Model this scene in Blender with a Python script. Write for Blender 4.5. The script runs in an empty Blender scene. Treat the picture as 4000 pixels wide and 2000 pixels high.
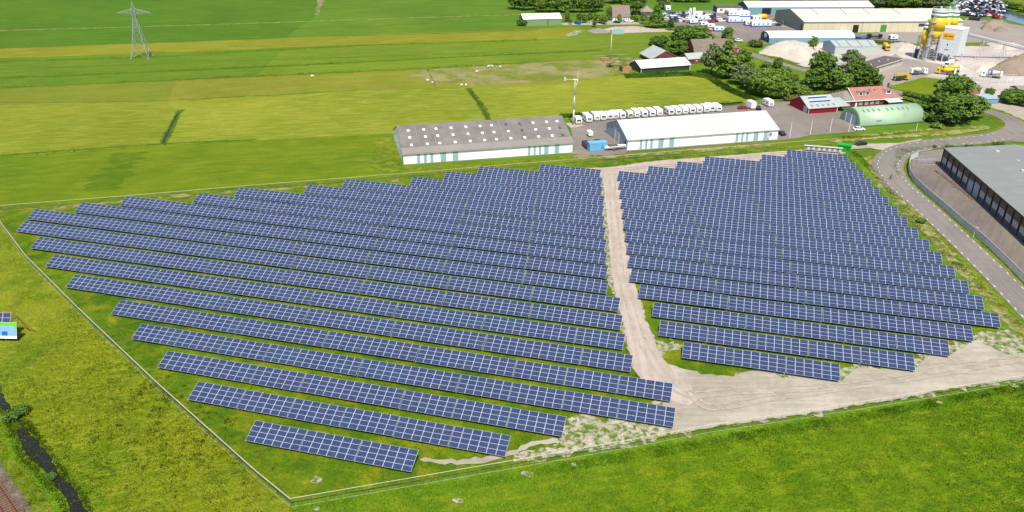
import bpy, bmesh, math, random
import numpy as np
from mathutils import Vector, Matrix
from mathutils.geometry import tessellate_polygon
R = math.radians
random.seed(7); rng = np.random.default_rng(7)
scene = bpy.context.scene
col = scene.collection

# ---------------------------------------------------------------- camera, sky, sun, exposure
H_CAM, YAW, PITCH, ROLL, FPX = 89.4958, -0.2489623, 0.4491141, 0.0114488, 3124.05
_fwd = Vector((math.sin(YAW)*math.cos(PITCH), math.cos(YAW)*math.cos(PITCH), -math.sin(PITCH)))
_r0 = Vector((math.cos(YAW), -math.sin(YAW), 0)); _u0 = _r0.cross(_fwd)
_right = _r0*math.cos(ROLL)+_u0*math.sin(ROLL); _up = -_r0*math.sin(ROLL)+_u0*math.cos(ROLL)
cam_data = bpy.data.cameras.new('camera'); cam = bpy.data.objects.new('camera', cam_data); col.objects.link(cam)
_m = Matrix((_right, _up, -_fwd)).transposed().to_4x4(); _m.translation = Vector((0, 0, H_CAM))
cam.matrix_world = _m
cam_data.sensor_width = 36; cam_data.lens = FPX/4000*36; cam_data.clip_start = 0.5; cam_data.clip_end = 6000
scene.camera = cam

SUN_EL = R(59); SUN_DIR = Vector((0.35*math.cos(SUN_EL)/math.hypot(.35,.94), -0.94*math.cos(SUN_EL)/math.hypot(.35,.94), math.sin(SUN_EL)))
world = bpy.data.worlds.new('World'); scene.world = world; world.use_nodes = True
wn = world.node_tree.nodes; wl = world.node_tree.links
sky = wn.new('ShaderNodeTexSky'); sky.sky_type = 'NISHITA'; sky.sun_disc = False
sky.sun_elevation = SUN_EL; sky.sun_rotation = math.atan2(SUN_DIR.x, SUN_DIR.y)
sky.altitude = 0; sky.air_density = 1.0; sky.dust_density = 1.2; sky.ozone_density = 1.0
bg = wn['Background']; bg.inputs['Strength'].default_value = 0.10
wl.new(sky.outputs[0], bg.inputs['Color'])
sun_data = bpy.data.lights.new('sun', 'SUN'); sun_data.energy = 4.0; sun_data.angle = R(0.5); sun_data.color = (1.0, 0.95, 0.87)
sun = bpy.data.objects.new('sun', sun_data); col.objects.link(sun)
sun.rotation_euler = (-SUN_DIR).to_track_quat('-Z', 'Y').to_euler(); sun.location = (60, -60, 200)
scene.view_settings.view_transform = 'Standard'; scene.view_settings.look = 'None'
scene.view_settings.gamma = 1; scene.view_settings.use_curve_mapping = False
scene.view_settings.exposure = 0.75

# ---------------------------------------------------------------- survey helpers: where a sighted point stands on the ground
def G(px, py, z=0.0):
    d = _fwd + _right*((px-2000)/FPX) - _up*((py-1000)/FPX)
    t = (z-H_CAM)/d.z
    return Vector((d.x*t, d.y*t, z))
def ang(a, b): return math.atan2(b[1]-a[1], b[0]-a[0])

# ---------------------------------------------------------------- materials
def lin(c):
    return tuple(((v/255)/12.92 if v/255 <= .04045 else ((v/255+.055)/1.055)**2.4) for v in c)
def rgb(r, g, b, k=1.0): return tuple(v*k for v in lin((r, g, b)))
MATS = {}
class NT:
    def __init__(s, name, rough=.8, spec=.3):
        s.m = bpy.data.materials.new(name); s.m.use_nodes = True
        s.n = s.m.node_tree.nodes; s.l = s.m.node_tree.links; s.p = s.n['Principled BSDF']
        s.p.inputs['Roughness'].default_value = rough; s.p.inputs['Specular IOR Level'].default_value = spec
    def node(s, t, **k):
        nd = s.n.new(t)
        for a, b in k.items(): setattr(nd, a, b)
        return nd
    def pos(s, scale=(1, 1, 1), rot=0.0, obj=False):
        if obj: src = s.node('ShaderNodeTexCoord').outputs['Object']
        else: src = s.node('ShaderNodeNewGeometry').outputs['Position']
        mp = s.node('ShaderNodeMapping', vector_type='TEXTURE'); mp.inputs['Scale'].default_value = tuple(1/q for q in scale); mp.inputs['Rotation'].default_value = (0, 0, rot)
        s.l.new(src, mp.inputs[0]); return mp.outputs[0]
    def noise(s, vec, scale, detail=3, rough=.55, dist=0):
        nz = s.node('ShaderNodeTexNoise'); nz.inputs['Scale'].default_value = scale; nz.inputs['Detail'].default_value = detail
        nz.inputs['Roughness'].default_value = rough; nz.inputs['Distortion'].default_value = dist
        s.l.new(vec, nz.inputs['Vector']); return nz.outputs['Fac']
    def ramp(s, fac, a, b, ca=0.0, cb=1.0):
        mr = s.node('ShaderNodeMapRange'); mr.inputs['From Min'].default_value = a; mr.inputs['From Max'].default_value = b
        mr.inputs['To Min'].default_value = ca; mr.inputs['To Max'].default_value = cb; s.l.new(fac, mr.inputs['Value']); return mr.outputs[0]
    def mix(s, fac, a, b, mode='MIX'):
        mx = s.node('ShaderNodeMix', data_type='RGBA', blend_type=mode)
        for sock, v in ((mx.inputs['Factor'], fac), (mx.inputs['A'], a), (mx.inputs['B'], b)):
            if hasattr(v, 'links') or isinstance(v, bpy.types.NodeSocket): s.l.new(v, sock)
            elif isinstance(v, tuple): sock.default_value = (*v, 1)[:4]
            else: sock.default_value = v
        return mx.outputs['Result']
    def math(s, op, a, b=0.0):
        mt = s.node('ShaderNodeMath', operation=op)
        for sock, v in ((mt.inputs[0], a), (mt.inputs[1], b)):
            if isinstance(v, bpy.types.NodeSocket): s.l.new(v, sock)
            else: sock.default_value = v
        return mt.outputs[0]
    def grey(s, fac):
        cb = s.node('ShaderNodeCombineColor')
        for i in range(3): s.l.new(fac, cb.inputs[i])
        return cb.outputs[0]
    def bump(s, h, strength=.3, dist=.1):
        b = s.node('ShaderNodeBump'); b.inputs['Strength'].default_value = strength; b.inputs['Distance'].default_value = dist
        s.l.new(h, b.inputs['Height']); s.l.new(b.outputs[0], s.p.inputs['Normal'])
    def out(s, c):
        if isinstance(c, tuple): s.p.inputs['Base Color'].default_value = (*c, 1)
        else: s.l.new(c, s.p.inputs['Base Color'])
        MATS[s.m.name] = s.m; return s.m

def paint(name, c, rough=.55, var=.12, scale=.6, streak=1.0, spec=.35, metal=0, dirt=None, rand=0):
    """painted or plain surface: base colour with broad wear, fine grain and optional dirt stains"""
    t = NT(name, rough, spec); t.p.inputs['Metallic'].default_value = metal
    v = t.pos((1, 1, streak), obj=False)
    n1 = t.noise(v, scale, 4); n2 = t.noise(v, scale*9, 2)
    f = t.math('ADD', t.math('MULTIPLY', t.ramp(n1, .3, .7, -1, 1), var), t.math('MULTIPLY', t.ramp(n2, .3, .7, -1, 1), var*.5))
    f = t.math('ADD', f, 1.0)
    if rand:
        oi = t.node('ShaderNodeObjectInfo').outputs['Random']
        f = t.math('MULTIPLY', f, t.ramp(oi, 0, 1, 1-rand, 1+rand))
    c1 = t.mix(1.0, c, t.grey(f), 'MULTIPLY')
    if dirt: c1 = t.mix(t.ramp(t.noise(v, scale*2.2, 5, .65), .55, .75, 0, .7), c1, dirt)
    return t.out(c1)

def grass(name, a, b, c, patch=.04, mid=.35, fine=2.2, rot=0.0, stretch=1.0, bump=.6, var=.35, bump_d=.25, spots=None, gain=(1,1,1)):
    """grass cover: two big patch colours, dry streaks, and tuft-sized light and dark flecks"""
    a, b, c = (tuple(x*g for x, g in zip(q, gain)) for q in (a, b, c))
    t = NT(name, .9, .12)
    v = t.pos(); vs = t.pos((1, stretch, 1), rot)
    big = t.noise(v, patch, 4, .6, .3); mdn = t.noise(vs, mid, 5, .65, .4); fn = t.noise(vs, fine, 4, .7, .6); vf = t.noise(v, fine*2.7, 2, .6)
    cc = t.mix(t.ramp(big, .35, .65), a, b)
    cc = t.mix(t.ramp(mdn, .45, .72, 0, .85), cc, c)
    k = t.math('ADD', t.math('MULTIPLY', t.ramp(fn, .28, .72, -1, 1), var), t.math('MULTIPLY', t.ramp(vf, .3, .7, -1, 1), var*.55))
    k = t.math('ADD', k, t.math('MULTIPLY', t.ramp(mdn, .3, .7, -1, 1), var*.35))
    vl = t.pos((1, max(stretch, 3)*2.2, 1), rot)
    k = t.math('ADD', k, t.math('MULTIPLY', t.ramp(t.noise(v, .017, 4, .6, .6), .3, .7, -1, 1), .10))
    k = t.math('ADD', k, t.math('MULTIPLY', t.ramp(t.noise(vl, .11, 3, .6), .3, .7, -1, 1), .09))
    k = t.math('ADD', k, 1.0)
    cc = t.mix(1.0, cc, t.grey(k), 'MULTIPLY')
    if spots:
        cc = t.mix(t.ramp(t.noise(v, spots[1], 4, .7), spots[2], spots[2]+.06, 0, .8), cc, spots[0])
    t.bump(t.math('ADD', fn, t.math('MULTIPLY', mdn, .8)), bump, bump_d)
    return t.out(cc)

def soil(name, a, b, scale=.12, fine=1.5, grass_c=None, thr=.55, gscale=.5, var=.12, tracks=None):
    t = NT(name, .92, .15); v = t.pos()
    n1 = t.noise(v, scale, 5, .6, .5); n2 = t.noise(v, fine, 4, .65)
    cc = t.mix(t.ramp(n1, .35, .65), a, b)
    k = t.math('ADD', t.math('MULTIPLY', t.ramp(n2, .3, .7, -1, 1), var), 1.0)
    if tracks is not None:
        vt = t.pos((1, .06, 1), tracks); n3 = t.noise(vt, .9, 3, .6)
        k = t.math('ADD', k, t.math('MULTIPLY', t.ramp(n3, .35, .65, -1, 1), .09))
    cc = t.mix(1.0, cc, t.grey(k), 'MULTIPLY')
    if grass_c:
        n4 = t.noise(v, gscale, 6, .72, .4); cc = t.mix(t.ramp(n4, thr-.03, thr+.11), cc, t.mix(n2, grass_c, tuple(x*.6 for x in grass_c)))
    t.bump(n2, .35, .08)
    return t.out(cc)

g_site = grass('site_grass', rgb(98,142,12,.52), rgb(70,122,8,.46), rgb(134,152,26,.52), .05, .22, 1.6, var=.32, spots=(rgb(118,104,40,.5), .9, .72), gain=(1.25,.96,.8))
g_left = grass('meadow_grass_dry', rgb(142,150,12,.56), rgb(104,138,8,.48), rgb(158,160,36,.56), .045, .3, 1.5, R(28), 2.6, var=.27, spots=(rgb(90,102,20,.5), .55, .72), gain=(1.06,1.08,1.6))
g_right = grass('meadow_grass_lush', rgb(116,150,12,.52), rgb(86,132,10,.46), rgb(146,160,34,.52), .04, .25, 1.3, R(25), 2.2, var=.24, gain=(1.1,1.06,.8))
MD = dict(patch=.02, mid=.10, fine=.8, rot=R(28.9), stretch=5.0, var=.20)
g_mead = grass('hay_meadow', rgb(148,154,32,.56), rgb(128,146,22,.54), rgb(168,166,60,.56), gain=(1.03,1.04,1.35), **MD)
g_mead_vig = grass('hay_meadow_vignette', rgb(148,154,32,.56), rgb(128,146,22,.54), rgb(168,166,60,.56), gain=(.93,.96,1.1), **MD)  # hay meadow copy, darkened to put the lens vignette into its colour
g_lawn = grass('mown_grass', rgb(128,154,12,.54), rgb(104,144,10,.5), rgb(146,156,32,.54), .018, .09, .9, R(28.9), 4.0, var=.18, gain=(.92,.86,1.0))
FR = dict(patch=.008, mid=.045, fine=.35, rot=R(30), stretch=7.0, bump=.3)
g_far = grass('pasture_green', rgb(92,140,24,.56), rgb(112,150,32,.56), rgb(126,154,42,.56), var=.17, gain=(.88,.84,.95), **FR)
g_far_vig = grass('pasture_vignette', rgb(92,140,24,.56), rgb(106,146,28,.56), rgb(120,152,34,.56), var=.18, gain=(.72,.75,.66), **FR)  # pasture copy dimmed to paint in the vignette at the left
g_far2 = grass('pasture_light', rgb(126,152,32,.56), rgb(112,148,28,.56), rgb(146,158,46,.56), var=.17, gain=(.92,.87,.95), **FR)
g_far2_vig = grass('pasture_light_vignette', rgb(120,150,30,.56), rgb(106,146,26,.56), rgb(138,156,40,.56), var=.18, gain=(.80,.81,.8), **FR)  # pale pasture copy with the left-hand vignette in its colour
g_dry = grass('dry_grass_strip', rgb(158,156,32,.58), rgb(146,152,26,.56), rgb(176,166,62,.58), .01, .06, .35, R(30), 5.0, var=.16, bump=.3, gain=(.78,.82,.85))
g_pale = grass('grazed_field', rgb(146,152,44,.56), rgb(138,150,36,.56), rgb(156,154,66,.56), .01, .05, .3, R(30), 3.0, var=.11, bump=.3, gain=(.94,.89,.9))
g_pale_vig = grass('grazed_field_vignette', rgb(146,152,44,.56), rgb(138,150,36,.56), rgb(156,154,66,.56), .01, .05, .3, R(30), 3.0, var=.10, bump=.3, gain=(.78,.83,.75))  # grazed field copy, colour lowered to paint the vignette
g_swath = grass('greener_grass', rgb(104,142,14,.52), rgb(92,138,12,.5), rgb(128,152,26,.52), .05, .12, .9, R(29), 3.0, var=.2, gain=(.95,.84,.6))
g_dark = grass('ditch_grass', rgb(84,128,14,.48), rgb(96,134,20,.48), rgb(124,144,32,.5), .05, .3, 1.0, R(29), 3.0, var=.34)
g_verge = grass('verge_grass', rgb(122,146,12,.54), rgb(98,134,10,.5), rgb(158,156,60,.54), .06, .3, 1.3, var=.28, gain=(1,.92,.9))
g_bank = grass('bank_grass', rgb(94,138,14,.52), rgb(112,148,18,.54), rgb(134,158,34,.54), .06, .4, 1.6, var=.32)
g_bare = soil('bare_pasture', rgb(156,150,88,.56), rgb(168,158,112,.56), .05, .4, rgb(138,150,46,.56), .46, .06, var=.07)
s_road = soil('sand_track', rgb(222,204,189,.50), rgb(210,193,176,.49), .15, 1.2, tracks=R(12), var=.07)
s_yard = soil('sand_yard', rgb(210,198,180,.54), rgb(188,178,156,.50), .06, .7, tracks=R(-75), var=.10)
s_mix = soil('sand_with_weeds', rgb(216,204,184,.56), rgb(196,184,160,.54), .2, 1.2, rgb(114,146,20,.5), .46, .75, var=.14)
s_mix2 = soil('trodden_grass', rgb(190,172,130,.52), rgb(176,158,112,.5), .2, .9, rgb(118,140,18,.5), .44, .22, var=.10)
s_verge = soil('dry_verge', rgb(196,184,132,.54), rgb(178,166,104,.52), .2, .9, rgb(132,146,30,.54), .47, .25, var=.12)
asphalt = soil('asphalt', rgb(166,157,148,.50), rgb(152,144,136,.50), .04, .6, tracks=R(7), var=.05)
asphalt_d = soil('asphalt_yard', rgb(168,157,147,.50), rgb(152,141,130,.48), .05, .5, var=.07)
asphalt_w = soil('worn_yard', rgb(136,126,118,.46), rgb(158,146,132,.48), .035, .5, tracks=R(-20), var=.07)
concrete = soil('concrete_yard', rgb(226,216,206,.58), rgb(196,186,176,.56), .03, .4, tracks=R(-60), var=.07)
concrete_g = soil('grey_yard', rgb(184,172,160,.54), rgb(170,160,150,.52), .03, .4, var=.06)
ballast = soil('ballast_stones', rgb(150,136,122,.5), rgb(124,110,98,.46), .8, 3.5, var=.3)
sandheap = soil('pale_sand', rgb(226,214,200,.58), rgb(212,200,182,.56), .15, 1.0, var=.06)
gravel_brown = soil('brown_gravel', rgb(178,160,138,.54), rgb(160,142,122,.52), .1, .9, var=.1)
def watermat(name, c, rough):
    t = NT(name, rough, .5); v = t.pos(); n = t.noise(v, 1.2, 3)
    t.bump(n, .02, .02); return t.out(t.mix(t.ramp(t.noise(v, .25, 3), .4, .6), c, tuple(x*1.3 for x in c)))
water_d = watermat('ditch_water', rgb(34,32,24,.5), .45)
water_r = watermat('river_water', rgb(70,84,98,.8), .12)

white = paint('white_paint', (.80,.80,.78), .5, .05)
white_roof = paint('white_roof_sheet', (.82,.80,.74), .5, .05, .2)
cream_roof = paint('cream_roof_sheet', rgb(248,238,210,.60), .5, .04, .1)
cream_wall = paint('cream_cladding', rgb(222,212,178,.72), .6, .05, .15)
gable_shade = paint('gable_shade_grey_green', rgb(140,150,140,.7), .6, .06, .2)  # cream gable as it looks in shade, the shade painted in
offwhite = paint('off_white_caravan', rgb(240,236,222,.82), .45, .05)
barn_roof = paint('cream_white_roof_sheet', (.50,.475,.40), .5, .06, .12, dirt=(.45,.41,.32))
tower_white = paint('tower_cladding', (.56,.58,.59), .5, .04)
teal = paint('teal_shutter', rgb(150,190,186,.74), .5, .08, .7)
fibre = paint('fibre_cement_roof', rgb(156,148,142,.44), .85, .18, .22, .3, dirt=rgb(124,114,106,.40))
fibre_l = paint('fibre_cement_eave', rgb(168,160,150,.50), .85, .08, .3)
greyroof = paint('pale_grey_roof', rgb(196,204,198,.54), .6, .06, .2)
greywall = paint('pale_grey_cladding', rgb(206,210,204,.66), .6, .05, .2)
bluegrey = paint('blue_grey_cladding_and_shade', rgb(176,192,208,.62), .6, .05, .3)
dkgreen = paint('dark_green_cladding', rgb(66,82,58,.6), .6, .1, .3)
sagegreen = paint('sage_green_cladding', rgb(146,168,120,.60), .6, .06, .3)
mint = paint('mint_green_roof', rgb(186,214,178,.60), .5, .06, .15, dirt=rgb(160,190,150,.58))
minttrim = paint('mint_trim', rgb(140,180,150,.56), .5, .05)
crimson = paint('crimson_boards', rgb(176,8,48,.55), .55, .10, .5)
brick_red = paint('red_brick', rgb(140,70,60,.55), .85, .15, 1.0)
brick_dk = paint('dark_brick', rgb(126,104,90,.58), .85, .22, .5)
tile_red = paint('red_roof_tile', rgb(200,138,122,.50), .75, .12, .5)
tile_br = paint('brown_roof_tile', rgb(150,132,122,.56), .8, .10, .4)
tile_gr = paint('grey_roof_tile', rgb(160,152,140,.56), .8, .10, .5)
thatch = paint('thatch', rgb(150,138,122,.5), .95, .14, .4)
darkroof = paint('dark_bitumen_roof', rgb(120,108,106,.5), .8, .14, .4, dirt=rgb(150,140,130,.5))
metalroof = paint('grey_green_membrane', rgb(164,167,162,.50), .6, .05, .08, dirt=rgb(172,170,160,.58))
glass = paint('window_glass', (.03,.04,.05), .08, .05, spec=.6)
dark = paint('dark_opening', (.012,.012,.014), .8, .05)
steel = paint('galvanised_steel', (.48,.50,.51), .42, .08, spec=.5, metal=.5)
steel_l = paint('pale_steel', (.46,.47,.49), .45, .06, spec=.4)
pylon_m = paint('pylon_steel', (.24,.27,.26), .5, .06, spec=.4)
rust = paint('rusty_rail', rgb(120,66,44,.5), .8, .2, 2.0)
sleeper = paint('sleeper_wood', rgb(150,110,92,.5), .9, .2, 2.0)
blue_p = paint('sky_blue_paint', rgb(120,196,236,.62), .5, .06)
blue_d = paint('dark_blue_paint', rgb(40,78,120,.6), .5, .08)
blue_t = paint('light_blue_cladding', rgb(130,180,196,.6), .55, .06)
blue_b = paint('bright_blue_paint', rgb(20,110,190,.7), .4, .05)
yellow = paint('yellow_paint', rgb(236,198,44,.66), .45, .06)
green_k = paint('bright_green_paint', rgb(40,176,48,.6), .5, .06)
green_d = paint('green_door', rgb(84,160,80,.6), .5, .06)
orange = paint('orange_yellow_sign', rgb(250,180,20,.8), .5, .03)
red_p = paint('red_paint', rgb(190,30,40,.7), .4, .05)
black = paint('black_paint', (.012,.013,.018), .3, .05, spec=.5)
navy = paint('navy_paint', (.015,.02,.05), .3, .05, spec=.5)
silver = paint('silver_paint', (.45,.46,.48), .35, .05, spec=.5)
rubber = paint('tyre_rubber', (.02,.02,.02), .9, .1)
wood = paint('timber', rgb(170,140,70,.55), .8, .15, 1.0)
trunk_m = paint('bark', rgb(90,76,60,.5), .95, .2, 2.0)
skin = paint('skin', rgb(200,150,120,.7), .7, .03)
wool = paint('fleece', rgb(226,220,200,.75), .95, .08, 4)
marking = paint('road_marking', (.75,.74,.70), .7, .12, 2.0)
tarp = paint('tarpaulin', rgb(120,100,104,.5), .7, .15, .7)
clay = paint('clay_orange', rgb(214,150,110,.55), .85, .15, 1.0)

def leafmat(name, a, b, c=None):
    t = NT(name, .75, .2); v = t.pos()
    ri = t.node('ShaderNodeNewGeometry').outputs['Random Per Island']
    cc = t.mix(ri, a, b)
    cc = t.mix(t.ramp(t.noise(v, .35, 3), .35, .65, 0, .6), cc, c or tuple(x*.6 for x in a))
    oi = t.node('ShaderNodeObjectInfo').outputs['Random']
    cc = t.mix(1.0, cc, t.grey(t.ramp(oi, 0, 1, .8, 1.2)), 'MULTIPLY')
    t.p.inputs['Subsurface Weight'].default_value = 0
    return t.out(cc)
leaf_dark = leafmat('leaves_dark', (.054,.114,.014), (.120,.198,.024))
leaf_mid = leafmat('leaves_green', (.086,.160,.018), (.170,.250,.032))
leaf_light = leafmat('leaves_light', (.110,.180,.016), (.190,.260,.034))
leaf_grey = leafmat('leaves_grey_green', (.110,.160,.050), (.185,.235,.085))
leaf_olive = leafmat('leaves_olive', (.085,.105,.014), (.150,.160,.022))
def blademat(name, a, b, c):
    t = NT(name, .85, .15)
    ri = t.node('ShaderNodeNewGeometry').outputs['Random Per Island']; v = t.pos()
    cc = t.mix(ri, a, b); cc = t.mix(t.ramp(t.noise(v, .09, 5, .65, .5), .42, .58), cc, c); return t.out(cc)
blade_left = blademat('blades_dry_meadow', rgb(126,142,34,.66), rgb(156,160,56,.70), rgb(108,136,28,.60))
blade_right = blademat('blades_lush_meadow', rgb(114,146,22,.62), rgb(140,158,36,.64), rgb(118,148,24,.61))
blade_site = blademat('blades_site', rgb(104,136,10,.56), rgb(140,154,18,.60), rgb(122,144,12,.56))
s_rut = soil('wheel_rut', rgb(214,200,182,.51), rgb(190,178,158,.50), .3, 1.4, rgb(150,150,80,.5), .62, .7, var=.12)
blade_weed = blademat('weeds', rgb(96,98,30,.44), rgb(72,96,18,.44), rgb(112,98,46,.44))
blade_reed = blademat('reeds', rgb(80,124,20,.52), rgb(118,148,34,.56), rgb(64,104,20,.48))
blade_bank = blademat('bank_growth', rgb(98,144,14,.62), rgb(136,164,28,.66), rgb(84,132,14,.56))

def module_material():
    """poly-crystalline module: pale frame and backsheet border, six by ten blue cells, busbar lines"""
    t = NT('solar_module', .24, .45)
    tc = t.node('ShaderNodeTexCoord').outputs['Object']; sp = t.node('ShaderNodeSeparateXYZ'); t.l.new(tc, sp.inputs[0])
    X, Y = sp.outputs[0], sp.outputs[1]
    ax = t.math('ABSOLUTE', X); ay = t.math('ABSOLUTE', Y)
    border = t.math('MAXIMUM', t.math('GREATER_THAN', ax, .794), t.math('GREATER_THAN', ay, .477))
    def lines(c, period, w, off=0.0):
        f = t.math('FRACT', t.math('ADD', t.math('DIVIDE', c, period), 50.0+off))
        return t.math('GREATER_THAN', t.math('ABSOLUTE', t.math('SUBTRACT', f, .5)), .5-w)
    cell = t.math('MAXIMUM', lines(X, .1586, .022), lines(Y, .156, .03))
    bus = lines(Y, .052, .035, .5)
    oi = t.node('ShaderNodeObjectInfo').outputs['Random']
    vo = t.node('ShaderNodeTexVoronoi'); vo.inputs['Scale'].default_value = 6.4; t.l.new(tc, vo.inputs['Vector'])
    c0 = t.mix(oi, (.014,.025,.068), (.021,.028,.074))
    c0 = t.mix(t.ramp(t.noise(t.pos(), .12, 3), .50, .72, 0, .7), c0, (.015,.036,.084))
    c0 = t.mix(1.0, c0, t.grey(t.ramp(vo.outputs['Distance'], 0, .8, .92, 1.08)), 'MULTIPLY')
    c1 = t.mix(t.math('MULTIPLY', bus, .22), c0, (.34,.36,.42))
    c1 = t.mix(t.math('MULTIPLY', cell, .16), c1, (.40,.43,.50))
    c2 = t.mix(border, c1, (.49,.56,.66))
    t.l.new(t.ramp(border, 0, 1, .24, .45), t.p.inputs['Roughness'])
    t.p.inputs['Coat Weight'].default_value = .10; t.p.inputs['Coat Roughness'].default_value = .12
    return t.out(c2)
mod_mat = module_material()

# ---------------------------------------------------------------- mesh builder and object helpers
class MB:
    def __init__(s): s.v = []; s.f = []; s.mi = []; s.M = None; s.k = 0; s.smooth = False
    def add(s, vs, fs, mi=None):
        b = len(s.v)
        for p in vs:
            p = Vector(p); s.v.append(tuple(s.M @ p) if s.M else tuple(p))
        for f in fs: s.f.append(tuple(b+i for i in f)); s.mi.append(s.k if mi is None else mi)
        return s
    def bx(s, x0, x1, y0, y1, z0, z1, mi=None):
        return s.add([(x0,y0,z0),(x1,y0,z0),(x1,y1,z0),(x0,y1,z0),(x0,y0,z1),(x1,y0,z1),(x1,y1,z1),(x0,y1,z1)],
                     [(3,2,1,0),(4,5,6,7),(0,1,5,4),(1,2,6,5),(2,3,7,6),(3,0,4,7)], mi)
    def box(s, cx, cy, cz, sx, sy, sz, mi=None): return s.bx(cx-sx/2,cx+sx/2,cy-sy/2,cy+sy/2,cz-sz/2,cz+sz/2,mi)
    def prism(s, prof, x0, x1, axis='x', mi=None):
        n = len(prof); f = lambda a, t: (t, a[0], a[1]) if axis == 'x' else (a[0], t, a[1]) if axis == 'y' else (a[0], a[1], t)
        vs = [f(a, x0) for a in prof]+[f(a, x1) for a in prof]
        return s.add(vs, [tuple(range(n))[::-1], tuple(range(n, 2*n))]+[(i, (i+1) % n, n+(i+1) % n, n+i) for i in range(n)], mi)
    def tube(s, p, q, r, r2=None, n=6, mi=None, caps=True):
        p, q = Vector(p), Vector(q); d = (q-p)
        if d.length < 1e-6: return s
        d.normalize(); u = d.orthogonal().normalized(); w = d.cross(u); r2 = r if r2 is None else r2
        vs = []
        for c, rr in ((p, r), (q, r2)):
            for i in range(n):
                a = 2*math.pi*i/n; vs.append(c+u*math.cos(a)*rr+w*math.sin(a)*rr)
        fs = [(i, (i+1) % n, n+(i+1) % n, n+i) for i in range(n)]
        if caps: fs += [tuple(range(n))[::-1], tuple(range(n, 2*n))]
        return s.add(vs, fs, mi)
    def lathe(s, prof, c=(0,0,0), axis='z', n=14, mi=None):
        vs = []; m = len(prof)
        for r, h in prof:
            for i in range(n):
                a = 2*math.pi*i/n; x, y = r*math.cos(a), r*math.sin(a)
                vs.append((c[0]+x, c[1]+y, c[2]+h) if axis == 'z' else (c[0]+h, c[1]+x, c[2]+y) if axis == 'x' else (c[0]+x, c[1]+h, c[2]+y))
        fs = [(j*n+i, j*n+(i+1) % n, (j+1)*n+(i+1) % n, (j+1)*n+i) for j in range(m-1) for i in range(n)]
        fs += [tuple(range(n))[::-1], tuple(range((m-1)*n, m*n))]
        return s.add(vs, fs, mi)
    def mesh(s, name, mats, smooth=False):
        me = bpy.data.meshes.new(name); me.from_pydata(s.v, [], s.f)
        mats = mats if isinstance(mats, (list, tuple)) else [mats]
        for m in mats: me.materials.append(m)
        if len(mats) > 1: me.polygons.foreach_set('material_index', s.mi)
        if smooth: me.polygons.foreach_set('use_smooth', [True]*len(me.polygons))
        me.update(); return me
    def build(s, name, mats, parent=None, smooth=False, loc=None, rz=0):
        o = bpy.data.objects.new(name, s.mesh(name, mats, smooth)); col.objects.link(o)
        if parent: o.parent = parent
        if loc is not None: o.location = loc
        if rz: o.rotation_euler = (0, 0, rz)
        return o
def link(name, mesh, parent=None, loc=(0,0,0), rot=(0,0,0), scale=(1,1,1)):
    o = bpy.data.objects.new(name, mesh); col.objects.link(o)
    if parent: o.parent = parent
    o.location = loc; o.rotation_euler = rot; o.scale = scale; return o
def tag(o, label=None, cat=None, group=None, kind=None):
    for k, v in (('label', label), ('category', cat), ('group', group), ('kind', kind)):
        if v: o[k] = v
    return o
def thing(name, label, cat, loc=(0,0,0), rz=0, group=None):
    o = bpy.data.objects.new(name, None); o.empty_display_size = .5; col.objects.link(o)
    o.location = (loc[0], loc[1], (loc[2] if len(loc) > 2 else 0)+gz(loc[0], loc[1])); o.rotation_euler = (0, 0, rz); return tag(o, label, cat, group)
def dup(root, loc, rz=None, label=None, group=None, scale=None, kids_mat=None):
    r = root.copy(); col.objects.link(r); r.location = (loc[0], loc[1], (loc[2] if len(loc) > 2 else 0)+gz(loc[0], loc[1]))
    if rz is not None: r.rotation_euler = (0, 0, rz)
    if scale: r.scale = scale
    if label: r['label'] = label
    if group: r['group'] = group
    for ch in list(root.children):
        c = ch.copy(); col.objects.link(c); c.parent = r
        for g in ch.children:
            d = g.copy(); col.objects.link(d); d.parent = c
    return r

# ---------------------------------------------------------------- flat sheets on the ground, each a few millimetres above the one below
LAYERS = []; STACK = []
def stack_layers():
    for i, (lv, n, o, poly) in enumerate(sorted(LAYERS, key=lambda t: t[:2])):
        o.location.z = (i+1)*.0025; STACK.append((o.location.z, poly, min(p[0] for p in poly), max(p[0] for p in poly), min(p[1] for p in poly), max(p[1] for p in poly)))
    STACK.reverse()
def gz(x, y):
    for z, poly, x0, x1, y0, y1 in STACK:
        if x0 <= x <= x1 and y0 <= y <= y1:
            ins = False; j = len(poly)-1
            for i in range(len(poly)):
                a, b = poly[i], poly[j]
                if (a[1] > y) != (b[1] > y) and x < (b[0]-a[0])*(y-a[1])/(b[1]-a[1])+a[0]: ins = not ins
                j = i
            if ins: return z
    return 0.0
def densify(pts, step, jag, close=True):
    out = []; n = len(pts)
    for i in range(n if close else n-1):
        a, b = Vector(pts[i][:2]), Vector(pts[(i+1) % n][:2]); L = (b-a).length; k = max(1, int(L/step)) if jag else 1
        nrm = Vector((-(b-a).y, (b-a).x)).normalized() if L > 0 else Vector((0, 0))
        for j in range(k):
            p = a.lerp(b, j/k)
            if jag and (j or True): p = p+nrm*random.gauss(0, jag)*.6+nrm*math.sin((i*7+j)*.37)*jag*.5
            out.append(p)
    return out
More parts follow.
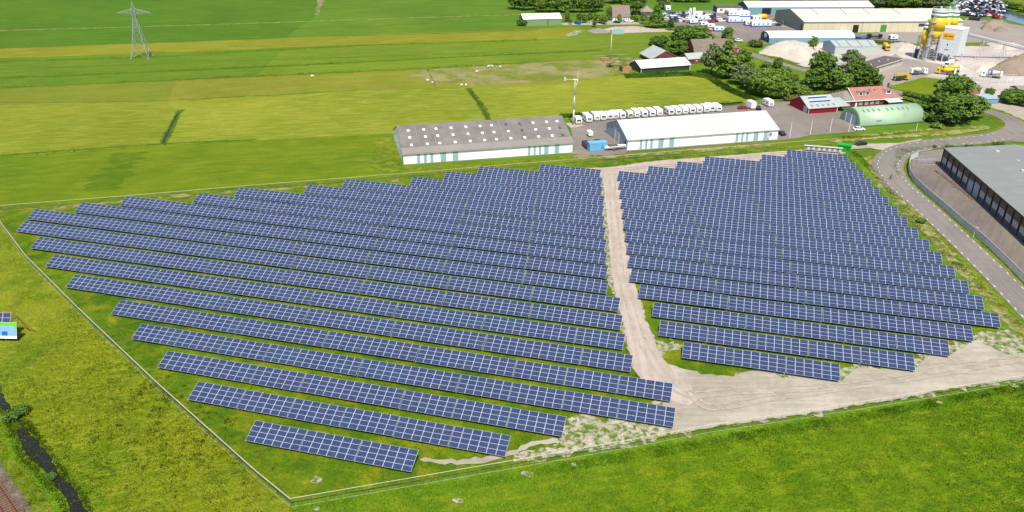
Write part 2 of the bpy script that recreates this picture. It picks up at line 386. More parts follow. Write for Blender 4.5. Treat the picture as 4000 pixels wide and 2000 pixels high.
def sheet(name, px, level, mat, jag=0.0, step=1.5, world_pts=None, label=None):
    pts = world_pts or [G(*p) for p in px]
    pts = densify(pts, step, jag); z = 0.0
    tris = tessellate_polygon([[Vector((p[0], p[1], 0)) for p in pts]])
    me = bpy.data.meshes.new(name); me.from_pydata([(p[0], p[1], z) for p in pts], [], [tuple(t) for t in tris])
    bm = bmesh.new(); bm.from_mesh(me)
    for f in bm.faces:
        f.normal_update()
        if f.normal.z < 0: f.normal_flip()
    bm.to_mesh(me); bm.free()
    me.materials.append(mat); o = bpy.data.objects.new(name, me); col.objects.link(o)
    LAYERS.append((level, len(LAYERS), o, [(p[0], p[1]) for p in pts]))
    return tag(o, label, None, None, 'structure')
def strip(name, px, width, level, mat, jag=0.0, world_pts=None, step=1.2):
    """a ribbon of given width (or list of widths, metres) along a line"""
    c = world_pts or [G(*p) for p in px]; c = [Vector(p[:2]) for p in c]
    ws = width if isinstance(width, (list, tuple)) else [width]*len(c)
    # resample with Catmull-Rom for smooth bends
    P = []; W = []
    for i in range(len(c)-1):
        p0, p1, p2, p3 = c[max(i-1,0)], c[i], c[i+1], c[min(i+2,len(c)-1)]
        k = max(2, int((p2-p1).length/max(step, 1.0)))
        for j in range(k):
            t = j/k; P.append(.5*((2*p1)+(p2-p0)*t+(2*p0-5*p1+4*p2-p3)*t*t+(3*p1-p0-3*p2+p3)*t**3)); W.append(ws[i]*(1-t)+ws[i+1]*t)
    P.append(c[-1]); W.append(ws[-1])
    L = []; Rr = []
    for i, p in enumerate(P):
        d = (P[min(i+1,len(P)-1)]-P[max(i-1,0)]).normalized(); n = Vector((-d.y, d.x)); w = W[i]/2
        L.append(p+n*(w+random.gauss(0, jag))); Rr.append(p-n*(w+random.gauss(0, jag)))
    n = len(P); z = 0.0
    me = bpy.data.meshes.new(name); me.from_pydata([(p.x,p.y,z) for p in Rr]+[(p.x,p.y,z) for p in L], [], [(i,i+1,n+i+1,n+i) for i in range(n-1)])
    me.materials.append(mat); o = bpy.data.objects.new(name, me); col.objects.link(o); tag(o, None, None, None, 'structure')
    LAYERS.append((level, len(LAYERS), o, [(p.x, p.y) for p in Rr]+[(p.x, p.y) for p in L[::-1]]))
    return o, P

def in_poly(x, y, poly):
    inside = np.zeros(len(x), bool); n = len(poly); j = n-1
    for i in range(n):
        xi, yi, xj, yj = poly[i][0], poly[i][1], poly[j][0], poly[j][1]
        c = ((yi > y) != (yj > y)) & (x < (xj-xi)*(y-yi)/((yj-yi) or 1e-9)+xi)
        inside ^= c; j = i
    return inside
def blades(name, polys, count, h, w, mat, label, cat, holes=(), lean=.5, per=3, clump=0.0, falloff=None):
    """loose standing growth: many small blades gathered in tufts, one mesh"""
    xs = []; ys = []
    polys = [[tuple(G(*p)[:2]) for p in q] if not isinstance(q[0], Vector) else [tuple(p[:2]) for p in q] for q in polys]
    holes = [[tuple(p[:2]) for p in q] for q in holes]
    areas = []
    for q in polys:
        a = 0
        for i in range(len(q)): a += q[i][0]*q[(i+1) % len(q)][1]-q[(i+1) % len(q)][0]*q[i][1]
        areas.append(abs(a)/2)
    for q, a in zip(polys, areas):
        m = int(count*a/sum(areas)*1.0)+1; qa = np.array(q); x0, y0 = qa.min(0); x1, y1 = qa.max(0); k = 0
        while k < m:
            x = rng.uniform(x0, x1, m*2); y = rng.uniform(y0, y1, m*2); ok = in_poly(x, y, q)
            for hq in holes: ok &= ~in_poly(x, y, hq)
            if falloff: ok &= falloff(x, y)
            x = x[ok][:m-k]; y = y[ok][:m-k]; xs.append(x); ys.append(y); k += max(len(x), 1)
    x = np.concatenate(xs); y = np.concatenate(ys); n = len(x)
    x = np.repeat(x, per)+rng.normal(0, clump, n*per); y = np.repeat(y, per)+rng.normal(0, clump, n*per); N = n*per
    a = rng.uniform(0, 2*np.pi, N); hh = np.repeat(rng.uniform(h[0], h[1], n), per)*rng.uniform(.6, 1.1, N); ww = w*rng.uniform(.6, 1.4, N)
    hh = hh*(.82+.15*np.sin(x*.31+2*np.sin(y*.17))*np.sin(y*.43+1.7*np.sin(x*.13))+.14*np.sin(x*.9+y*.5+3*np.sin(y*.21)))
    la = rng.uniform(0, 2*np.pi, N)*.35+np.repeat(rng.uniform(0, 2*np.pi, n), per)*.2+1.6*np.sin(x*.05)+2.2; lx = np.cos(la)*hh*lean*rng.uniform(.2, 1, N); ly = np.sin(la)*hh*lean*rng.uniform(.2, 1, N)
    v = np.empty((N, 3, 3)); v[:,0,0] = x-np.cos(a)*ww; v[:,0,1] = y-np.sin(a)*ww; v[:,0,2] = 0
    v[:,1,0] = x+np.cos(a)*ww; v[:,1,1] = y+np.sin(a)*ww; v[:,1,2] = 0
    v[:,2,0] = x+lx; v[:,2,1] = y+ly; v[:,2,2] = hh
    me = bpy.data.meshes.new(name); me.vertices.add(N*3); me.vertices.foreach_set('co', v.reshape(-1))
    me.loops.add(N*3); me.loops.foreach_set('vertex_index', np.arange(N*3)); me.polygons.add(N)
    me.polygons.foreach_set('loop_start', np.arange(N)*3); me.polygons.foreach_set('loop_total', np.full(N, 3))
    me.materials.append(mat); me.update(); me.validate()
    o = bpy.data.objects.new(name, me); col.objects.link(o); return tag(o, label, cat, None, 'stuff')

# ================================================================ THE GROUND
gp = bpy.data.meshes.new('ground'); gp.from_pydata([(-2500,-300,0),(2500,-300,0),(2500,3500,0),(-2500,3500,0)], [], [(0,1,2,3)])
gp.materials.append(g_far); ground = bpy.data.objects.new('ground', gp); col.objects.link(ground); tag(ground, None, None, None, 'structure')

# pastures beyond the solar park, far to near
sheet('pasture', [(-900,360),(-400,352),(0,345),(1000,298),(1700,265),(2060,244),(2330,232),(2560,200),(2640,118),(2300,122),(2000,150),(1000,192),(0,228),(-400,244),(-900,262)], 1, g_far2, .5, 4)
sheet('dry_strip', [(-900,262),(-400,244),(0,230),(500,214),(1000,190),(1500,172),(2000,156),(2210,148),(2270,138),(2290,118),(2240,104),(2000,118),(1500,134),(1000,154),(500,172),(0,190),(-400,206),(-900,220)], 2, g_dry, .5, 4)
sheet('pasture', [(2290,118),(2210,150),(2000,158),(2040,244),(2330,228),(2570,200),(2640,150),(2640,126),(2500,128)], 2, g_far2, .4, 4)
sheet('grazed_field', [(-900,430),(-900,360),(0,344),(1000,299),(1700,266),(2060,246),(2330,232),(2420,262),(2440,285),(2330,306),(2150,332),(1830,345),(1400,352),(1000,372),(700,396),(300,402),(0,412)], 3, g_pale, .5, 3)
sheet('bare_pasture', [(1640,276),(1760,266),(2000,250),(2330,232),(2410,262),(2390,296),(2250,312),(2050,322),(1850,332),(1700,322),(1600,300)], 4, g_bare, 1.6, 2.5)
sheet('hay_meadow', [(-900,700),(-900,426),(0,410),(300,402),(700,396),(1000,372),(1400,352),(1830,345),(2150,332),(2330,306),(2450,290),(2700,283),(2790,300),(2900,352),(2960,392),(2900,404),(2640,428),(2400,448),(2240,468),(2190,462),(1560,500),(1540,522),(1200,540),(1000,548),(640,566),(300,592),(0,612),(-300,632)], 3, g_mead, .5, 2.5)
sheet('mown_field', [(-900,760),(-900,690),(0,612),(640,566),(1000,548),(1530,520),(1575,650),(2440,602),(2560,592),(3050,548),(3200,535),(3400,517),(3720,496),(3700,520),(3300,560),(3000,600),(2300,660),(1560,690),(1000,726),(0,812),(-200,830)], 3, g_lawn, .3, 2)
sheet('trodden_ground', [(1475,545),(1532,528),(1560,570),(1585,650),(1900,640),(2235,610),(2240,622),(1900,655),(1600,680),(1480,690),(1450,640)], 4, g_verge, 1.0, 1.2)
sheet('trodden_ground', [(2240,622),(2240,606),(2440,602),(2700,582),(3040,558),(3040,566),(2700,598),(2440,616)], 4, s_mix2, .3, 1.2)
for pts, w in (([(-600,320),(0,305),(1000,262),(2000,212),(2350,196)], 2.2), ([(-600,372),(0,344),(1000,298),(1700,266),(2060,244)], 1.6), ([(-600,270),(0,240),(600,222),(1350,180),(2100,158)], 1.0),
               ([(-600,290),(0,272),(1000,235),(2000,205)], 1.3), ([(-600,100),(0,68),(400,52),(1000,40),(1800,22),(2010,18)], 1.0), ([(-600,180),(0,148),(500,132),(1160,110)], 1.0),
               ([(1160,112),(1700,92),(2050,80)], .7), ([(1280,140),(1620,134),(2100,116)], 1.2), ([(-600,130),(0,130)], .5), ([(-300,632),(0,608),(640,562),(1000,546)], 1.6), ([(0,400),(500,396),(1000,375),(1400,352)], .8)):
    strip('ditch_line', pts, w, 5, g_dark, .22, step=3)
strip('farm_track', [(-600,140),(0,120),(400,109),(1000,91),(1500,74),(2010,58),(2400,52)], 1.7, 6, s_verge, .15, step=5)
strip('farm_track', [(1265,-10),(1252,8),(1245,28),(1236,60)], [7,6,3,2], 6, s_mix2, .5, step=3)
strip('ditch', [(700,438),(690,452),(665,500),(650,528),(636,562)], [.5,.6,.8,1.0,.8], 7, water_d, .12, step=1.5)
strip('ditch_bank', [(712,428),(694,446),(668,498),(652,528),(636,566)], 2.4, 6, g_dark, .3, step=1.5)
strip('ditch', [(1828,348),(1845,372),(1880,420),(1905,466)], .35, 7, water_d, .12, step=1.5)
strip('ditch_bank', [(1826,344),(1850,372),(1885,420),(1912,476)], 2.4, 6, g_dark, .4, step=1.5)
strip('green_swath', [(500,596),(470,640),(430,690),(395,745)], [9,9,11,10], 4, g_swath, 1.6, step=2)
strip('trodden_line', [(1662,258),(1680,290),(1692,318),(1700,340)], 1.0, 6, s_mix2, .3, step=2)
sheet('pasture', [(-1500,190),(-1500,-220),(-200,-150),(1262,-30),(1250,20),(1238,62),(1160,112),(1120,146),(1000,154),(500,172),(0,190),(-400,206),(-900,222)], 1, g_far_vig, .4, 4)  # this and the next three western sheets carry the vignette as darker colour
sheet('pasture', [(-1500,400),(-1500,262),(-400,244),(0,228),(1000,192),(1110,188),(1060,240),(1000,298),(0,345),(-400,352)], 2, g_far2_vig, .5, 4)
sheet('grazed_field', [(-900,430),(-900,360),(0,344),(690,314),(680,340),(655,396),(300,402),(0,412)], 4, g_pale_vig, .5, 3)
sheet('hay_meadow', [(-900,700),(-900,426),(0,410),(300,402),(655,396),(700,440),(640,566),(300,592),(0,612),(-300,632)], 4, g_mead_vig, .6, 2.5)
sheet('warehouse_yard', [(3596,594),(3568,612),(3558,640),(3562,668),(3592,705),(3640,750),(3700,808),(3760,862),(3850,935),(3945,1025),(4100,1185),(4400,1500),(4600,1000),(4000,780),(3700,650),(3700,582)], 8, asphalt_w, .05, 1.5)
sheet('brick_pavement', [(3600,596),(3690,582),(3686,640),(3590,632),(3580,612)], 9, asphalt_d, .05, 1)
# yards and bare plots left of the industrial estate
sheet('gravel_plot', [(2345,118),(2400,105),(2480,102),(2560,112),(2620,118),(2640,124),(2560,126),(2440,130),(2380,128)], 7, s_road, .5, 2)
sheet('gravel_heap_ground', [(2290,120),(2340,110),(2385,124),(2375,131),(2320,132)], 8, concrete_g, .3, 1.5)
sheet('bare_patch', [(2205,140),(2240,122),(2262,116),(2270,126),(2250,138),(2225,143)], 7, s_mix, .6, 1.5)
sheet('farm_yard', [(2340,232),(2440,226),(2550,222),(2560,240),(2480,262),(2450,290),(2420,285),(2400,272)], 7, s_mix2, .4, 1.5)
sheet('farm_yard', [(2190,92),(2400,80),(2470,84),(2540,92),(2500,96),(2200,99)], 7, s_yard, .4, 2)
sheet('garden', [(2760,262),(2940,228),(3100,262),(3200,300),(3440,346),(3300,372),(3090,386),(2990,392),(2900,352),(2790,300)], 5, g_bank, .4, 2)
sheet('lawn', [(3200,334),(3250,328),(3330,350),(3345,362),(3290,372),(3200,368)], 6, g_lawn, .3, 1.5)

# main road through the estate and round the bend
road_px = [(2520,60),(2600,82),(2690,118),(2760,146),(2850,180),(2932,212),(3020,242),(3120,270),(3240,302),(3350,328),(3480,356),(3620,390),(3730,412),(3846,433),(3940,466),(3975,500),(3925,530),(3800,548),(3640,564),(3520,590),(3468,640),(3500,712),(3600,800),(3740,930),(3900,1085),(4060,1250),(4200,1400)]
_, road_line = strip('road', road_px, [6]*9+[6.5]*5+[7.5,9,10,10,9.5,9.5,10,9,8,7.6,7.6,7.6,7.6], 12, asphalt, 0.03)
strip('road_verge', road_px, [11]*9+[12]*5+[13,14,14,14,13,13,14,13,11.5,11,11,11,11], 6, g_verge, .35)
sheet('road', [(3925,505),(3985,480),(4300,500),(4300,560),(3990,556),(3900,548)], 11, asphalt)
sheet('road', [(3360,572),(3440,562),(3510,560),(3600,545),(3560,590),(3480,606),(3470,592),(3420,584)], 11, s_road, .15)
strip('side_road', [(3455,342),(3440,322),(3430,306),(3400,292)], [9,10,12,14], 11, concrete_g, .1)

# industrial estate hard standing
sheet('car_yard', [(2560,62),(2700,44),(2790,40),(2920,44),(3030,44),(3030,84),(3140,130),(3520,132),(3600,140),(3600,168),(3200,170),(3000,172),(2940,175),(2900,166),(2830,148),(2740,130),(2660,104),(2600,82)], 8, asphalt_d, .1, 4)
sheet('paved_yard', [(3420,118),(3720,112),(3780,70),(3900,86),(4050,110),(4400,150),(4400,190),(3600,176),(3480,172)], 8, concrete_g, .3, 4)
sheet('concrete_yard', [(2990,200),(3100,170),(3200,165),(3330,172),(3500,176),(3720,180),(4400,190),(4400,470),(4000,420),(3900,396),(3800,372),(3730,348),(3700,332),(3610,302),(3500,330),(3462,338),(3430,318),(3380,300),(3240,266),(3140,262),(3050,232)], 9, concrete, .3, 3)
sheet('grey_yard', [(3260,246),(3420,246),(3500,210),(3520,226),(3700,255),(3640,290),(3560,318),(3470,334),(3420,308),(3330,280)], 10, concrete_g, .5, 3)
strip('grass_verge', [(2640,92),(2700,112),(2780,138),(2850,165),(2930,192),(3020,222),(3120,252)], [3,4,4,3.5,3.5,4,3], 10, g_verge, .3, step=2)
sheet('grass_triangle', [(3462,340),(3505,330),(3560,316),(3610,303),(3660,308),(3730,322),(3760,345),(3720,382),(3650,380),(3563,362)], 11, g_lawn, .3, 1.5)
sheet('grass_bank', [(3400,160),(3520,168),(3600,172),(3600,180),(3420,178)], 11, g_verge, .4, 2)
sheet('grass_bank', [(3770,168),(3840,166),(3900,172),(3900,180),(3770,178)], 11, g_verge, .4, 2)
sheet('verge', [(3846,420),(3960,462),(4040,500),(4400,560),(4400,470),(4000,420),(3900,396)], 10, s_yard, .4, 2)
strip('grass_verge', [(3850,418),(3930,445),(4000,476),(4080,510)], [3,2.5,2.5,2], 11, g_verge, .3, step=1.5)
sheet('parking_yard', [(2232,470),(2300,452),(2640,432),(2900,412),(3040,400),(3100,396),(3300,440),(3362,505),(3330,517),(3165,530),(3104,543),(3035,549),(2450,593),(2440,602),(2370,608),(2236,604)], 8, asphalt_d, .15, 1.5)
sheet('concrete_pad', [(2208,482),(2268,478),(2278,494),(2230,501)], 9, s_yard, .1, 1)
strip('dry_verge', [(3240,556),(3400,535),(3560,524),(3720,512),(3860,496)], [2,6,8,8,4], 9, s_verge, .5)
strip('dry_verge', [(3290,545),(3450,530),(3620,515),(3800,502)], [1,1.5,2,1.5], 10, g_verge, .3)

# river and far bank
strip('river', [(3560,-30),(3700,4),(3790,20),(3870,34),(3940,62),(4000,82),(4150,120)], [16,16,17,18,20,20,24], 9, water_r, .4, step=4)
sheet('far_bank', [(3800,-120),(3810,0),(3880,18),(3950,40),(4010,62),(4300,120),(4300,-120)], 10, g_verge, .5, 4)
strip('far_bank_growth', [(3820,2),(3890,22),(3960,44),(4020,66)], 4, 11, g_dark, .8, step=2)

# solar park ground
corner_back, corner_front = (-45,809), (1132,1964)
site_px = [(-45,812),(1000,728),(1560,690),(2244,630),(3000,574),(3290,560),(3330,600),(3470,770),(3640,950),(4000,1330),(4180,1520),(4100,1470),(3800,1512),(3388,1586),(3000,1646),(2776,1680),(2485,1738),(2000,1825),(1132,1964),(1000,1852),(617,1512),(300,1210),(101,1008),(0,872)]
sheet('site_grass', site_px, 6, g_site, .15)
strip('verge', [(3318,590),(3400,668),(3480,770),(3590,900),(3720,1040),(3900,1220),(4100,1430)], [5,6,7,7,7,7,7], 7, g_bank, .5)
strip('dry_verge', [(3390,610),(3430,700),(3500,770),(3590,870),(3680,970),(3800,1095),(3940,1245),(4080,1390)], [2,2.5,3.2,3.6,3.6,3.2,3,3], 9, s_verge, .55)
sheet('sand_path', [(180,818),(300,800),(600,768),(1000,742),(1500,712),(1560,700),(1560,712),(1200,735),(760,768),(500,790),(300,812),(200,830)], 8, s_mix2, .5, 1.0)
sheet('sand_path', [(2250,660),(2380,655),(2540,632),(3000,596),(3290,574),(3400,562),(3500,564),(3470,582),(3400,576),(3330,582),(3300,600),(3100,625),(2700,670),(2560,690),(2430,700),(2340,690)], 9, s_road, .25, 1.0)
sheet('sand_track', [(2350,660),(2440,655),(2424,700),(2428,800),(2434,900),(2442,960),(2462,1020),(2478,1100),(2502,1190),(2520,1250),(2552,1320),(2572,1380),(2620,1440),(2680,1500),(2730,1560),(2690,1590),(2600,1560),(2520,1500),(2500,1480),(2470,1440),(2452,1350),(2440,1290),(2412,1180),(2392,1090),(2382,1000),(2372,860),(2362,760)], 12, s_road, .12, 1.0)
sheet('sand_edge', [(2345,690),(2440,700),(2436,900),(2470,1060),(2520,1240),(2560,1330),(2660,1350),(2700,1500),(2640,1500),(2520,1490),(2440,1340),(2400,1180),(2372,1090),(2355,900)], 8, s_mix, .3, 1.0)
sheet('sand_yard', [(2560,1455),(2640,1405),(2620,1340),(2700,1440),(2800,1470),(2920,1455),(3000,1440),(3060,1478),(3180,1480),(3280,1490),(3340,1440),(3560,1450),(3620,1395),(3720,1388),(3800,1332),(3900,1326),(3990,1360),(4160,1440),(4130,1468),(4000,1478),(3800,1506),(3388,1580),(3000,1640),(2776,1672),(2640,1700),(2600,1640)], 10, s_yard, .3, 1.0)
sheet('sand_fringe', [(2620,1320),(2700,1420),(2820,1440),(2950,1420),(3080,1460),(3260,1470),(3330,1420),(3550,1430),(3620,1380),(3800,1310),(3930,1290),(4060,1370),(4180,1450),(4130,1466),(2640,1697),(2300,1758),(2260,1700),(2420,1620),(2560,1600),(2560,1480)], 9, s_mix, .8, 1.0)
sheet('weedy_sand', [(2200,1640),(2260,1620),(2420,1645),(2620,1690),(2660,1700),(2485,1736),(2320,1764),(2200,1785),(2130,1800),(2010,1806),(2000,1795),(2100,1750),(2180,1738),(2200,1700)], 10, s_mix, .7, 1.0)
strip('sand_path', [(1640,1800),(1740,1806),(1860,1804),(2000,1770),(2080,1735),(2180,1725)], [.3,.9,1.5,1.1,1.0,1.2], 11, s_yard, .22, step=.6)
sheet('grass_patch', [(2590,1385),(2650,1370),(2720,1395),(2900,1430),(2960,1450),(2840,1470),(2740,1460),(2660,1440),(2605,1425)], 11, g_site, .5, 1.0)
sheet('weedy_sand', [(3800,1300),(3880,1310),(3990,1340),(4000,1385),(3930,1390),(3850,1350)], 11, s_mix, .6, 1.0)
for p in ((2510,1735),(2600,1605),(2240,1820),(2060,1855),(1790,1960),(1235,1990),(1230,1878),(3200,1625),(3960,1510),(3668,1575)):
    c = G(*p); s = random.uniform(.35, .9)
    sheet('bare_spot', None, 12, s_mix, .16, .5, [c+Vector((math.cos(a)*s*1.5, math.sin(a)*s, 0)) for a in [k*math.pi/4 for k in range(8)]])

# wheel ruts pressed into the sand
for k, (pts, off) in enumerate((([(2390,680),(2400,860),(2420,1050),(2462,1200),(2510,1340),(2580,1450),(2680,1540),(2900,1530),(3300,1510),(3700,1440),(4050,1400)], 0),
        ([(2660,1480),(2760,1590),(3000,1560),(3400,1500),(3800,1440),(4060,1380)], 0), ([(2300,672),(2700,640),(3000,606),(3280,584),(3440,574)], 0))):
    c = [G(*p) for p in pts]
    for s_ in (-.85, .85):
        q = []
        for i, p in enumerate(c):
            d = (c[min(i+1, len(c)-1)]-c[max(i-1, 0)]).normalized(); q.append(p+Vector((-d.y, d.x, 0))*s_)
        strip('wheel_rut', None, .5, 13, s_rut, .12, q, step=1.0)
# meadows outside the fence
sheet('meadow', [(-600,760),(-45,812),(0,872),(101,1008),(300,1210),(617,1512),(1000,1852),(1132,1966),(1100,2400),(-200,2600),(-900,1800)], 4, g_left, .1)
sheet('meadow', [(1132,1966),(2000,1826),(2485,1740),(3388,1588),(4000,1480),(4700,1360),(4900,2900),(1100,2600)], 4, g_right, .1)
strip('meadow_bank', [(1150,1990),(1500,1945),(2000,1862),(2485,1772),(3000,1680),(3388,1618),(4000,1512),(4300,1460)], [2,3.4,4,4.2,4.2,3.6,3.8,4], 5, g_bank, .55)
# railway and its bank at the left
sheet('rail_bank', [(-200,1420),(0,1640),(62,1694),(97,1768),(155,1822),(202,1884),(233,1911),(268,1970),(290,2030),(300,2300),(-400,2300)], 5, g_bank, .3, 1)
sheet('rail_bank_dry', [(-100,1640),(0,1716),(60,1790),(130,1880),(190,1960),(240,2040),(-100,2300)], 6, g_verge, .4, 1)
sheet('ballast', [(-200,1600),(0,1803),(60,1890),(128,2000),(200,2120),(-400,2300)], 7, ballast, .15, .8)
sheet('ditch_water', [(-120,1400),(0,1512),(20,1560),(42,1590),(38,1602),(0,1606),(-120,1600)], 8, water_d, .15, .8)
sheet('ditch_water', [(62,1690),(89,1655),(132,1710),(182,1772),(233,1849),(272,1892),(310,1939),(350,2020),(290,2040),(268,1970),(233,1911),(202,1884),(155,1822),(97,1768)], 8, water_d, .22, .7)

stack_layers()
# road markings: short white dashes along both edges of the carriageway
dash = MB().bx(-.55,.55,-.07,.07,0,.012).mesh('road_dash', marking)
def dashes(line, off, i0, i1, gap, name='road_dash'):
    acc = 0; n = 0
    for i in range(i0, i1):
        a, b = line[i], line[min(i+1, len(line)-1)]; acc += (b-a).length
        if acc >= gap:
            acc = 0; d = (b-a).normalized(); nn = Vector((-d.y, d.x)); p = a+nn*off
            o = link(name, dash, None, (p.x, p.y, gz(p.x, p.y)+.004), (0, 0, math.atan2(d.y, d.x))); o['kind'] = 'structure'; n += 1
            if n > 70: break
start = min(range(len(road_line)), key=lambda i: (road_line[i]-G(3925,530).xy).length)
dashes(road_line, 3.2, start, len(road_line), 3.0); dashes(road_line, -3.2, start, len(road_line), 3.0)

# ================================================================ SOLAR TABLES
V0, PITCH_ROW, TILT, H0, S_ROW, T_U = 87.462, 7.72329, 0.38248, 0.70, 4.06, 10.15
ORD = ['', 'first', 'second', 'third', 'fourth', 'fifth', 'sixth', 'seventh', 'eighth', 'ninth', 'tenth', 'eleventh', 'twelfth', 'thirteenth', 'fourteenth', 'fifteenth', 'sixteenth', 'seventeenth', 'eighteenth', 'nineteenth', 'twentieth']
left_rows = {1:(-71.2,[1]*3),2:(-87.8,[1]*6),3:(-99.9,[1,1,1,2,1,1,1]),4:(-111.8,[1,1,1,2,2,1,1,1,1]),5:(-123.0,[1,1,1,2,2,2,1,1,1]),6:(-141.6,[1,1,1,1,2,2,2,2,1]),
    7:(-154.3,[1]*5+[2]*4+[1]),8:(-165.9,[1,1,1]+[2]*6),9:(-177.6,[1]*4+[2]*6),10:(-181.4,[1]*4+[2]*6),11:(-172.5,[1]*3+[2]*6),12:(-163.7,[1]*4+[2]*5),13:(-144.7,[1]*4+[2]*4),
    14:(-135.9,[1]*3+[2]*4),15:(-117.1,[1]*3+[2]*3),16:(-108.3,[1]*4+[2]*2),17:(-89.0,[1,1,2,2]),18:(-80.6,[1,1,1,2]),19:(-71.8,[1]*4),20:(-53.1,[1,1])}
right_rows = {7:(-.3,[1]*3),8:(-5.7,[1]*5),9:(-7.9,[2,1,1,1,1]),10:(-11.8,[2,2,1,1,1]),11:(-14.8,[2,2,2,1,1]),12:(-16.2,[2,2,2,1,1]),13:(-17.5,[2,2,2,1,1]),14:(-18.9,[2,2,2,1,1]),
    15:(-20.3,[2,2,2,1,1]),16:(-21.7,[2,2,2,1,1]),17:(-23.1,[2,2,2,1,1]),18:(-24.5,[2,2,2,1,1]),19:(-25.8,[1,1,2,2,1,1]),20:(-27.2,[1,1,2,2,1,1]),21:(-18.5,[1]*7),22:(-9.7,[1]*6),23:(-.9,[1]*5),24:(17.9,[1]*3),25:(26.5,[1]*2)}
MW, MH = 1.650, .992; PW, PH = 1.672, 1.014
module_mesh = MB().bx(-MW/2, MW/2, -MH/2, MH/2, -.02, .02).mesh('module', mod_mat)
def frame_mesh(cols):
    """purlins, sloping rafters and posts that carry one table"""
    m = MB(); W = cols*PW; c, s = math.cos(TILT), math.sin(TILT)
    for d in (.5, 1.5, 2.55, 3.55):
        y, z = d*c, H0+d*s-.07; m.bx(.02, W-.02, y-.03, y+.03, z-.04, z+.03)
    k = cols//3
    for i in range(k+1):
        x = .5+(W-1.0)*i/k
        m.tube((x, .25*c, H0+.25*s-.14), (x, 3.85*c, H0+3.85*s-.14), .045, n=4)
        for d in (.9, 3.0): m.bx(x-.05, x+.05, d*c-.05, d*c+.05, -.05, H0+d*s-.12)
    return m.mesh('support_frame', steel)
frames = {6: frame_mesh(6), 12: frame_mesh(12)}
def make_table(u, v, units, label, block):
    cols = units*6; W = cols*PW
    jz = random.gauss(0, .02)
    t = thing('solar_table', label, 'solar table', (u+(units*T_U-W)/2, v, jz), 0, 'solar tables in parallel rows '+('left' if block == 'L' else 'right')+' of the sand track')
    t.rotation_euler = (random.gauss(0, R(.12)), 0, 0)
    link('support_frame', frames[cols], t)
    c, s = math.cos(TILT), math.sin(TILT)
    for i in range(cols):
        for j in range(4):
            d = (j+.5)*PH
            link('module', module_mesh, t, ((i+.5)*PW, d*c, H0+d*s+random.gauss(0, .003)), (TILT, 0, 0))
    return t
for rows, blk, side, first in ((left_rows, 'L', 'left', 0), (right_rows, 'R', 'right', 6)):
    for k, (u, units) in rows.items():
        n = k-first; pos = 0
        for q, un in enumerate(units):
            where = 'at the right end' if q == len(units)-1 else ('at the left end' if q == 0 else ORD[q+1]+' from the left')
            label = f"{'long' if un == 2 else 'short'} table of blue solar modules {where} of the {ORD[n]} row, {side} block"
            make_table(u+pos*T_U, V0+k*PITCH_ROW, un, label, blk); pos += un

# ================================================================ BUILDINGS
def frac(A, angle, px, py):
    """distance along a wall line from A at which the sight line to a pixel column crosses it"""
    d = _fwd + _right*((px-2000)/FPX) - _up*((py-1000)/FPX)
    a, b = math.cos(angle), math.sin(angle); den = d.x*b-d.y*a
    return (A[1]*d.x-A[0]*d.y)/-den if abs(den) > 1e-9 else 0
def slope_pt(D, eave, ridge, t):    # y, z on the front roof slope, t from eave 0 to ridge 1
    return D/2*t, eave+(ridge-eave)*t
def gable_roof(L, D, eave, ridge, over=.35, th=.14, x0=0.0):
    m = MB(); e = over
    sl = (ridge-eave)/(D/2)
    m.prism([(-e, eave-sl*e+.02), (D/2, ridge+.02), (D/2, ridge+.02+th), (-e, eave-sl*e+.02+th)], x0-e, x0+L+e)
    m.prism([(D+e, eave-sl*e+.02), (D+e, eave-sl*e+.02+th), (D/2+.005, ridge+.02+th), (D/2+.005, ridge+.02)], x0-e, x0+L+e)
    return m
def gable_walls(L, D, eave, ridge, x0=0.0):
    return MB().prism([(0, -.3), (D, -.3), (D, eave), (D/2, ridge), (0, eave)], x0, x0+L)
def seams(L, D, eave, ridge, gap, t0=0, t1=1, h=.05, w=.10, th=.16):
    m = MB(); n = int(L/gap)
    for i in range(1, n):
        x = L*i/n; y0, z0 = slope_pt(D, eave, ridge, t0); y1, z1 = slope_pt(D, eave, ridge, t1)
        m.prism([(y0, z0+th), (y1, z1+th), (y1, z1+th+h), (y0, z0+th+h)], x-w/2, x+w/2)
    return m
def on_front(name, parent, x0, x1, z0, z1, mat, depth=.06, y=0.0):
    return MB().bx(x0, x1, y-depth, y+.02, z0, z1).build(name, mat, parent)
def on_side(name, parent, y0, y1, z0, z1, mat, depth=.06, x=0.0):
    return MB().bx(x-depth, x+.02, y0, y1, z0, z1).build(name, mat, parent)
def skylight(parent, D, eave, ridge, x, t, w, ln, mat, name='skylight', th=.18):
    dy, dz = D/2, ridge-eave; L = math.hypot(dy, dz); a = math.atan2(dz, dy); y, z = slope_pt(D, eave, ridge, t)
    o = MB().bx(-w/2, w/2, -ln/2, ln/2, 0, .10).build(name, mat, parent, loc=(x, y, z+th)); o.rotation_euler = (a, 0, 0); return o
def window_part(parent, x, z, w, h, cols=2, rows=2, y=-.03, frame=None):
    f = MB(); fr = .09
    f.bx(x-w/2, x+w/2, y-.06, y, z, z+fr); f.bx(x-w/2, x+w/2, y-.06, y, z+h-fr, z+h)
    for i in range(cols+1): xx = x-w/2+(w-fr)*i/cols; f.bx(xx, xx+fr, y-.061, y, z+fr, z+h-fr)
    for j in range(1, rows): zz = z+h*j/rows; f.bx(x-w/2+fr, x+w/2-fr, y-.058, y, zz-.03, zz+.03)
    win = f.build('window', frame or white, parent)
    MB().bx(x-w/2+.02, x+w/2-.02, y-.02, y+.01, z+.02, z+h-.02).build('pane', glass, win)
    return win
A29 = R(28.8)
